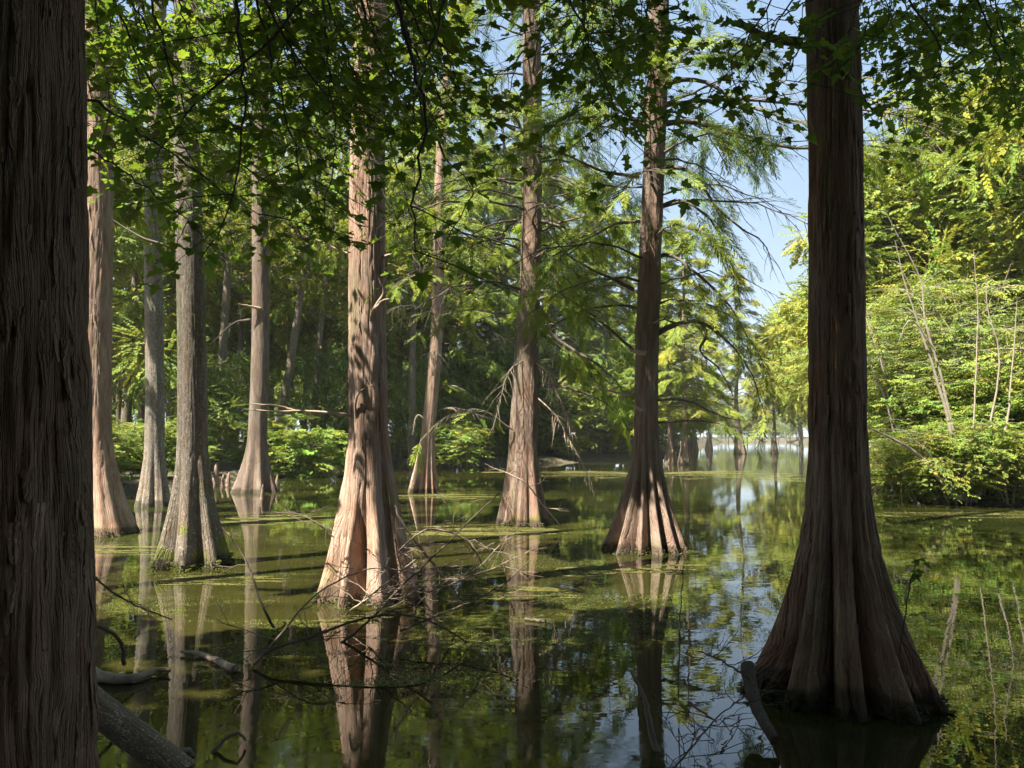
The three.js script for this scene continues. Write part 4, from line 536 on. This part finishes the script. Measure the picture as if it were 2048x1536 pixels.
// ---------------------------------------------------------------- fallen wood and twigs in the pond
function deadwood(name, label, cat, l, o = {}) {        // l: [x, y, lift above water]; everything lies at the distance of its first point on the water unless told
  const R = rngOf(o.seed ?? label.length * 31 + l.length), pts = l.map(([x, y, d]) => d === undefined ? G(x, y, o.h ?? 0.02) : P(x, y, d)), org = pts[0].clone().setY(0), t = thing(name, label, cat, org), rel = curve(pts.map((p) => p.sub(org)), o.n ?? 18, o.wig ?? 0.012, R), dist = -org.z;
  const r0 = o.w * (o.w < 12 ? 0.72 : 1) / 2 * dist / F, r1 = (o.w1 ?? 2.5) / 2 * dist / F, acc = new Acc(); acc.tube(rel, taper(rel.length, r0, r1), o.sides ?? 8, o.tile ?? 0.5, o.bumpy ?? 0.12, R() * 9); part(o.main ?? 'stem', acc.build(), o.mat ?? M.deadGrey, t);
  for (let k = 0; k < (o.twigs ?? 0); k++) {
    const a = new Acc(), s = rel[3 + Math.floor(R() * (rel.length - 4))], l2 = (o.tl ?? 0.6) * (0.4 + R()), az = R() * 6.28, dir = V(Math.cos(az), (o.rise ?? 0.5) * (R() - 0.15), Math.sin(az)).normalize(), m = 6, q = [];
    for (let e = 0; e <= m; e++) q.push(s.clone().addScaledVector(dir, l2 * e / m).add(V((R() - 0.5) * 0.05, (R() - 0.5) * 0.04, (R() - 0.5) * 0.05).multiplyScalar(e ? 1 : 0)));
    a.tube(q, taper(m + 1, Math.min(r0 * 0.5, 0.007), 0.0016), 5, 0.4);
    for (let z = 0; z < 3; z++) { const b = q[2 + z], d2 = dir.clone().add(V(R() - 0.5, R() - 0.5, R() - 0.5).multiplyScalar(1.6)).normalize(), ll = l2 * 0.4 * (0.5 + R()); a.tube([b, b.clone().addScaledVector(d2, ll * 0.5).add(V((R() - 0.5) * 0.03, (R() - 0.5) * 0.03, 0)), b.clone().addScaledVector(d2, ll)], [0.0035, 0.0025, 0.0012], 4, 0.3); }
    part('twig', a.build(), o.mat ?? M.deadGrey, t);
  }
  return t;
}
deadwood('fallen_log', 'thick bark-covered log slanting out beside the cropped left trunk', 'log', [[100, 1338, 4.4], [190, 1412, 4.55], [250, 1458, 4.7], [320, 1512, 4.75], [430, 1600, 4.8]], { w: 60, w1: 64, mat: barkMat(barkGrey, [1.25, 1.08, 0.9]), sides: 22, tile: 1, wig: 0.004, main: 'log', n: 30, bumpy: 0.05 });
deadwood('crooked_branch', 'crooked smooth branch poking up beside the slanting log', 'branch', [[345, 1506, 4.8], [372, 1500, 4.85], [392, 1518, 4.9], [402, 1530, 4.9], [430, 1500, 4.95], [462, 1470, 5], [478, 1466, 5], [490, 1480, 5.05]], { w: 13, w1: 5, mat: M.deadGrey });
deadwood('driftwood_log', 'short weathered driftwood log afloat beside the cropped trunk', 'log', [[165, 1330], [200, 1352], [240, 1358], [280, 1352], [312, 1340], [340, 1340]], { w: 26, w1: 6, mat: M.deadPale, h: 0.04, sides: 14, main: 'log', bumpy: 0.2 });
deadwood('bent_branch', 'bent branch dipping into the water near the cropped trunk', 'branch', [[160, 1236, 5.9], [185, 1247, 6.0], [218, 1262, 6.1], [243, 1290, 6.2], [247, 1330, 6.25]], { w: 11, w1: 8, mat: M.deadDark });
deadwood('thin_branch', 'long thin branch slanting low over the water at left', 'branch', [[150, 1120, 7.0], [210, 1172, 7.1], [250, 1200, 7.2], [300, 1222, 7.3], [345, 1240, 7.4]], { w: 6, mat: M.deadDark, twigs: 5, tl: 0.5 });
deadwood('floating_stick', 'pale grey stick floating clear of the other wood', 'branch', [[362, 1303], [400, 1308], [435, 1322], [470, 1338]], { w: 8, w1: 15, mat: M.deadPale, h: 0.03, sides: 10 });
deadwood('upright_stick', 'bent stick standing out of the water below the speckled cypress', 'branch', [[548, 1256, 7.9], [520, 1200, 7.9], [500, 1140, 7.95], [480, 1100, 8], [444, 1054, 8]], { w: 8, w1: 2.5, mat: M.deadDark, twigs: 4, tl: 0.35 });
deadwood('forked_branch', 'dark forked branch arching along the water before the sunlit cypress', 'branch', [[506, 1330, 6.7], [545, 1298, 6.8], [620, 1275, 6.9], [700, 1245, 7.1], [780, 1230, 7.2], [850, 1238, 7.2], [935, 1285, 7.2]], { w: 10, w1: 3, mat: M.deadDark, twigs: 9, tl: 0.6 });
deadwood('rising_branch', 'slender branch rising from the forked one toward the sunlit trunk', 'branch', [[508, 1328, 6.72], [560, 1270, 6.9], [620, 1200, 7.2], [690, 1155, 7.6], [760, 1135, 7.8], [840, 1150, 7.9]], { w: 6, mat: M.deadGrey, twigs: 5, tl: 0.5 });
deadwood('leaning_stick', 'straight pale stick leaning against the right of the sunlit base', 'branch', [[918, 1206, 8.6], [890, 1160, 8.5], [845, 1100, 8.4], [800, 1038, 8.3], [790, 1010, 8.3]], { w: 8, w1: 4, mat: M.deadGrey });
deadwood('tangled_branch', 'long tangled branch sloping up right of the sunlit base', 'branch', [[675, 1292, 7.5], [735, 1245, 7.6], [800, 1175, 7.8], [870, 1110, 8], [940, 1040, 8.3], [1000, 985, 8.6]], { w: 8, w1: 2.5, mat: M.deadDark, twigs: 11, tl: 0.6 });
deadwood('tangled_branch', 'low tangled branch reaching right across the water in mid pond', 'branch', [[800, 1262, 7.4], [870, 1232, 7.6], [940, 1205, 7.8], [1010, 1165, 8], [1060, 1120, 8.2]], { w: 7, mat: M.deadDark, twigs: 9, tl: 0.5 });
deadwood('arched_branch', 'thin arched branch right of the sunlit trunk with curling tips', 'branch', [[790, 1110, 8.2], [850, 1060, 8.2], [910, 1068, 8.3], [950, 1100, 8.4], [975, 1140, 8.5], [1005, 1128, 8.5], [1036, 1112, 8.5]], { w: 5, mat: M.deadGrey, twigs: 12, tl: 0.5 });
deadwood('arched_branch', 'bare twiggy branch hanging between the sunlit and two-stemmed trunks', 'branch', [[800, 1190, 8.0], [870, 1180, 8.1], [940, 1150, 8.2], [1000, 1090, 8.4]], { w: 5, mat: M.deadGrey, twigs: 14, tl: 0.6 });
deadwood('brush_heap', 'heap of bare twigs caught against the sunlit base', 'branch', [[690, 1230, 8.3], [730, 1200, 8.3], [780, 1160, 8.3], [830, 1120, 8.35]], { w: 5, mat: M.deadPale, twigs: 15, tl: 0.6, rise: 0.9 });
deadwood('brush_heap', 'reddish twigs fanned over the right foot of the sunlit trunk', 'branch', [[860, 1220, 8.4], [830, 1180, 8.4], [800, 1130, 8.45], [790, 1080, 8.5]], { w: 5, mat: twigMat(0.2, 0.12, 0.09), twigs: 13, tl: 0.5, rise: 0.9 });
deadwood('pale_stick', 'pale stick leaning on the two-stemmed cypress and into the water', 'branch', [[1122, 1052, 16.2], [1090, 1015, 15.9], [1050, 965, 15.8], [1000, 940, 15.9]], { w: 4, mat: M.deadPale, twigs: 6, tl: 1.0 });
deadwood('horned_stick', 'pale tusk-like stick curving out of the water at bottom centre', 'branch', [[1335, 1560, 4.9], [1308, 1480, 5.0], [1292, 1410, 5.05], [1280, 1375, 5.1], [1262, 1340, 5.1]], { w: 17, w1: 4, mat: M.deadGrey, sides: 10 });
deadwood('drowned_brush', 'mesh of thin dark twigs at bottom centre-right in the water', 'branch', [[1330, 1560, 4.6], [1380, 1500, 4.8], [1430, 1440, 5], [1490, 1390, 5.2]], { w: 6, mat: M.deadDark, twigs: 18, tl: 0.45, rise: 0.5 });
deadwood('drowned_brush', 'few bent black twigs left of the broad fluted base', 'branch', [[1500, 1360, 5.4], [1465, 1335, 5.5], [1430, 1315, 5.6], [1395, 1302, 5.7]], { w: 6, mat: M.deadDark, twigs: 7, tl: 0.4 });
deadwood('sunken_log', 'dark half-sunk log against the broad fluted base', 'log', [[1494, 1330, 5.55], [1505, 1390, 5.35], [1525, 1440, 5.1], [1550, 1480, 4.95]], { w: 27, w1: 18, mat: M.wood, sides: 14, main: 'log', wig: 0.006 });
deadwood('bark_sliver', 'reddish sliver of bark lying among the drowned twigs', 'bark', [[1378, 1404, 5.05], [1400, 1420, 5.0], [1434, 1444, 4.95]], { w: 7, w1: 3, mat: twigMat(0.22, 0.09, 0.05), n: 8 });
deadwood('thin_reed', 'single thin upright reed left of the fluted base', 'reed', [[1356, 1400, 5.6], [1358, 1300, 5.6], [1362, 1200, 5.6], [1368, 1130, 5.6]], { w: 3.5, w1: 2, mat: M.deadDark, twigs: 1, tl: 0.15 });
deadwood('snag', 'short black snag lying on the water in mid pond', 'branch', [[1050, 1238], [1070, 1240], [1090, 1243]], { w: 9, w1: 7, mat: M.deadDark, n: 8, twigs: 1, tl: 0.1 });
deadwood('thin_branch', 'thin curved branch reaching left from the foot of the sunlit trunk', 'branch', [[668, 1075, 9], [640, 1050, 9], [600, 1030, 9.1], [550, 1025, 9.2]], { w: 4, mat: M.deadDark, twigs: 5, tl: 0.5, rise: 1 });
deadwood('leafy_sapling', 'thin sapling leaning up behind the fluted base, leaves at its tip', 'sapling', [[1798, 1310, 5.6], [1808, 1250, 5.6], [1818, 1180, 5.65], [1832, 1130, 5.7]], { w: 4, w1: 2.5, mat: M.limbDark });
{ const t = scene.children[scene.children.length - 1], R = rngOf(5), s = []; for (let k = 0; k < 14; k++) s.push([P(1836 + (R() - 0.5) * 30, 1130 + (R() - 0.3) * 40, 5.65).sub(t.position), V(R() - 0.5, -0.2, R() - 0.5)]); s.forEach(([p, d]) => { const m = shade(new THREE.Mesh(LEAF[1], M.mapleLeaf)); m.name = 'leaf'; m.applyMatrix4(frame(p, d, 0.06, R)); t.add(m); }); }

// ---------------------------------------------------------------- knees, moss and bark flaps
for (const [x, y, w, h, where] of [[430, 968, 16, 42, 'tall pale knee'], [445, 972, 10, 24, 'small knee'], [456, 970, 12, 26, 'round-topped knee'], [418, 965, 12, 22, 'stout knee'], [553, 978, 9, 30, 'thin knee'], [470, 980, 12, 14, 'low knee'], [524, 998, 10, 30, 'sunlit knee']].map((a) => a)) {
  const p = G(x, y), d = -p.z, r = w / 2 * d / F, H = h * d / F, pts = []; for (let k = 0; k <= 12; k++) { const t = k / 12; pts.push(new THREE.Vector2(Math.max(0.002, r * (1.05 - 0.55 * t) * Math.sqrt(Math.max(0, 1 - Math.pow(t, 5)))), -0.25 + (H + 0.25) * t)); }
  const g = new THREE.LatheGeometry(pts, 18), q = g.attributes.position; for (let k = 0; k < q.count; k++) { const X = q.getX(k), Y = q.getY(k), Z = q.getZ(k), n = 1 + 0.35 * (vn3(X * 9 + x, Y * 5, Z * 9) - 0.5); q.setXYZ(k, X * n + 0.05 * Y, Y, Z * n); } g.computeVertexNormals();
  const m = shade(new THREE.Mesh(g, M.redPale)); m.name = numbered('cypress_knee'); m.position.copy(p); tag(m, `${where} of pinkish root beside the knee-ringed cypress, ${x < 480 ? 'left' : 'right'} of its trunk`, 'root knee', 'cypress knees on the left bank'); scene.add(m);
}
for (const [k, n, col] of [['right', 1500, [0.035, 0.05, 0.014]], ['speckled', 1400, [0.12, 0.15, 0.02]], ['lit', 800, [0.06, 0.085, 0.02]], ['clear', 700, [0.07, 0.085, 0.02]], ['middle', 600, [0.1, 0.125, 0.02]], ['twin', 600, [0.06, 0.085, 0.02]]]) {   // mossy mat along the water line, seated on the bark
  const t = C[k], g = t.children[0].geometry, q = g.attributes.position, R = rngOf(n), acc = new Acc(), tuft = leafSpray(n, 0.03, 9, 0.012, 0.0035), cand = []; const hi = k === 'speckled' ? 0.15 : 0.11;
  for (let i = 0; i < q.count; i++) { const y = q.getY(i); if (y > -0.02 && y < hi * (0.4 + 0.9 * vn3(q.getX(i) * 3, n, q.getZ(i) * 3))) cand.push(i); }
  if (!cand.length) continue;
  for (let e = 0; e < n; e++) { const i = cand[Math.floor(R() * cand.length)], nr = V(g.attributes.normal.getX(i), 0, g.attributes.normal.getZ(i)).normalize(); if (k === 'speckled' && q.getY(i) > 0.1 && vn3(q.getX(i) * 6, 4, q.getZ(i) * 6) < 0.5) continue; acc.put(tuft, frame(V(q.getX(i), Math.max(0.005, q.getY(i)), q.getZ(i)), nr.add(V(R() - 0.5, 0.6 * R(), R() - 0.5)), 0.7 + 0.9 * R(), R, 1), tinted(col, R, 0.7, 0.5)); }
  part('moss', acc.build(), M.broadV, t, 'stuff');
}
function flap(tree, h, az, len, wid, mat) {             // a strip of bark peeling from the trunk
  const g = tree.children[0].geometry, at = g.userData.at(h), q = g.attributes.position; let best = 1e9, bi = 0; for (let i = 0; i < q.count; i++) { const dx = q.getX(i) - at.x, dz = q.getZ(i) - at.z, dd = Math.abs(q.getY(i) - h) * 2 + Math.abs(Math.atan2(dz, dx) - az); if (dd < best) { best = dd; bi = i; } }
  const o = V(q.getX(bi), q.getY(bi), q.getZ(bi)), nr = V(Math.cos(az), 0, Math.sin(az)), sd = V(-Math.sin(az), 0, Math.cos(az)), p = [], uv = [], idx = [], N = 10, R = rngOf(Math.round(h * 1000)), side = R() - 0.5;
  for (const back of [0, 1]) for (let k = 0; k <= N; k++) { const t = k / N, w = wid * (1 - 0.75 * t * t) * (0.85 + 0.3 * R()), c = o.clone().add(V(0, -len * t, 0)).addScaledVector(nr, 0.004 + 0.10 * len * t * t - back * 0.008).addScaledVector(sd, side * 0.15 * len * t); for (const s of [-1, 0, 1]) { const v = c.clone().addScaledVector(sd, s * w).addScaledVector(nr, -Math.abs(s) * w * 0.35); p.push(v.x, v.y, v.z); uv.push(s * w + az, v.y / 2); } }
  const L = (N + 1) * 3; for (const b of [0, L]) for (let k = 0; k < N; k++) for (let s = 0; s < 2; s++) { const a = b + k * 3 + s; b ? idx.push(a, a + 3, a + 1, a + 1, a + 3, a + 4) : idx.push(a, a + 1, a + 3, a + 1, a + 4, a + 3); }
  const geo = new THREE.BufferGeometry(); geo.setAttribute('position', new THREE.Float32BufferAttribute(p, 3)); geo.setAttribute('uv', new THREE.Float32BufferAttribute(uv, 2)); geo.setIndex(idx); geo.computeVertexNormals(); part('bark_strip', geo, mat, tree);
}
{
  const R = rngOf(66);
  for (let k = 0; k < 46; k++) flap(C.near, 0.95 + 4 * R(), -0.45 + 1.5 * R(), 0.10 + 0.28 * R(), 0.010 + 0.02 * R(), M.furrowed);
  flap(C.near, 1.76, 0.62, 0.17, 0.035, M.redPale); flap(C.near, 1.70, 0.86, 0.14, 0.03, M.redPale); flap(C.near, 1.72, 0.45, 0.10, 0.02, M.redPale);
  for (let k = 0; k < 40; k++) flap(C.right, 0.4 + 4.6 * R(), 0.5 + 2.4 * R(), 0.08 + 0.2 * R(), 0.006 + 0.012 * R(), M.furrowed);
  for (let k = 0; k < 26; k++) flap(C.lit, 0.3 + 5 * R(), 0.5 + 2.3 * R(), 0.08 + 0.18 * R(), 0.006 + 0.012 * R(), M.red);
  for (let k = 0; k < 16; k++) flap(C.twin, 0.8 + 7 * R(), 0.5 + 2 * R(), 0.2 + 0.4 * R(), 0.012 + 0.02 * R(), M.redPale);
}
{ // duckweed: tiny floating fronds gathered in drifting streaks
  const R = rngOf(1212), t = T(), c = t.v(0, 0, 0), N = 5; for (let k = 0; k < N; k++) { const a = k / N * 6.28; t.v(Math.cos(a), 0, Math.sin(a) * 0.8); } for (let k = 0; k < N; k++) t.t(c, 1 + (k + 1) % N, 1 + k);
  const g = geoOf(t), list = []; let tries = 0;
  while (list.length < 60000 && tries++ < 900000) {
    const z = -6.2 - 14 * Math.pow(R(), 1.4), x = (R() - 0.5) * -z * 1.5, q = vn3(x * 0.5 + 2 * vn3(x * 0.3, 7, z * 0.3), 11, z * 1.7), e = vn3(x * 1.6, 12, z * 6), f = vn3(x * 12, 14, z * 12);
    if (q * 0.6 + e * 0.4 + (f - 0.5) * 0.12 > 0.56 + 0.10 * R()) list.push([x, z]);
  }
  const m = new THREE.InstancedMesh(g, M.duckweed, list.length), o = new THREE.Object3D(), col = new THREE.Color(); m.name = 'duckweed'; shade(m);
  list.forEach(([x, z], k) => { o.position.set(x, 0.003, z); o.rotation.y = R() * 6.28; o.scale.setScalar(0.0035 + 0.005 * R()); o.updateMatrix(); m.setMatrixAt(k, o.matrix); m.setColorAt(k, col.setRGB(...tinted([0.10, 0.135, 0.022], R, 0.6, 0.6))); });
  const scum = [[1170, 948, 5.5, 4, 9000, 0.06], [1450, 950, 4.5, 6, 3500, 0.06], [1960, 1028, 3.4, 0.9, 6000, 0.04], [960, 1062, 1.9, 1.1, 6000, 0.018], [560, 1040, 2.6, 1.3, 6000, 0.022], [420, 1160, 1.2, 0.45, 5000, 0.011], [1250, 1140, 1.4, 0.7, 6000, 0.013], [1035, 1188, 0.85, 0.4, 5000, 0.010], [300, 1098, 1.3, 0.7, 5000, 0.014], [700, 1238, 0.5, 0.22, 2500, 0.009], [880, 992, 2.2, 1.3, 3500, 0.03]], bits = [];
  for (const [px, py, rx, rz, n, sz] of scum) { const c = G(px, py); for (let k = 0; k < n * 3 && n; k++) { const a = R() * 6.28, q = Math.sqrt(R()) * (0.6 + 0.6 * vn3(Math.cos(a) * 2 + px, 3, Math.sin(a) * 2)), x = c.x + Math.cos(a) * rx * q, z = c.z + Math.sin(a) * rz * q; if (vn3(x * 2 / rx + 0.6 * z, 21, z * 7 / rz) + 0.25 * vn3(x * 9 / rx, 5, z * 30 / rz) > 0.56 + 0.26 * R() + 0.14 * q) bits.push([x, z, sz]); } }
  const m2 = shade(new THREE.InstancedMesh(g, M.duckweed, bits.length)); m2.name = 'pond_scum'; bits.forEach(([x, z, sz], k) => { o.position.set(x, 0.005, z); o.rotation.y = R() * 6.28; o.scale.setScalar(sz * (0.5 + R())); o.updateMatrix(); m2.setMatrixAt(k, o.matrix); m2.setColorAt(k, col.setRGB(...tinted([0.095, 0.10, 0.02], R, 0.5, 0.5))); }); tag(m2, 'olive brown scum gathered in sunlit streaks on the pond', 'scum', null, 'stuff'); scene.add(m2);
  tag(m, 'fine green duckweed drifting in streaks on the pond', 'duckweed', null, 'stuff'); scene.add(m);
}
renderer.render(scene, camera);
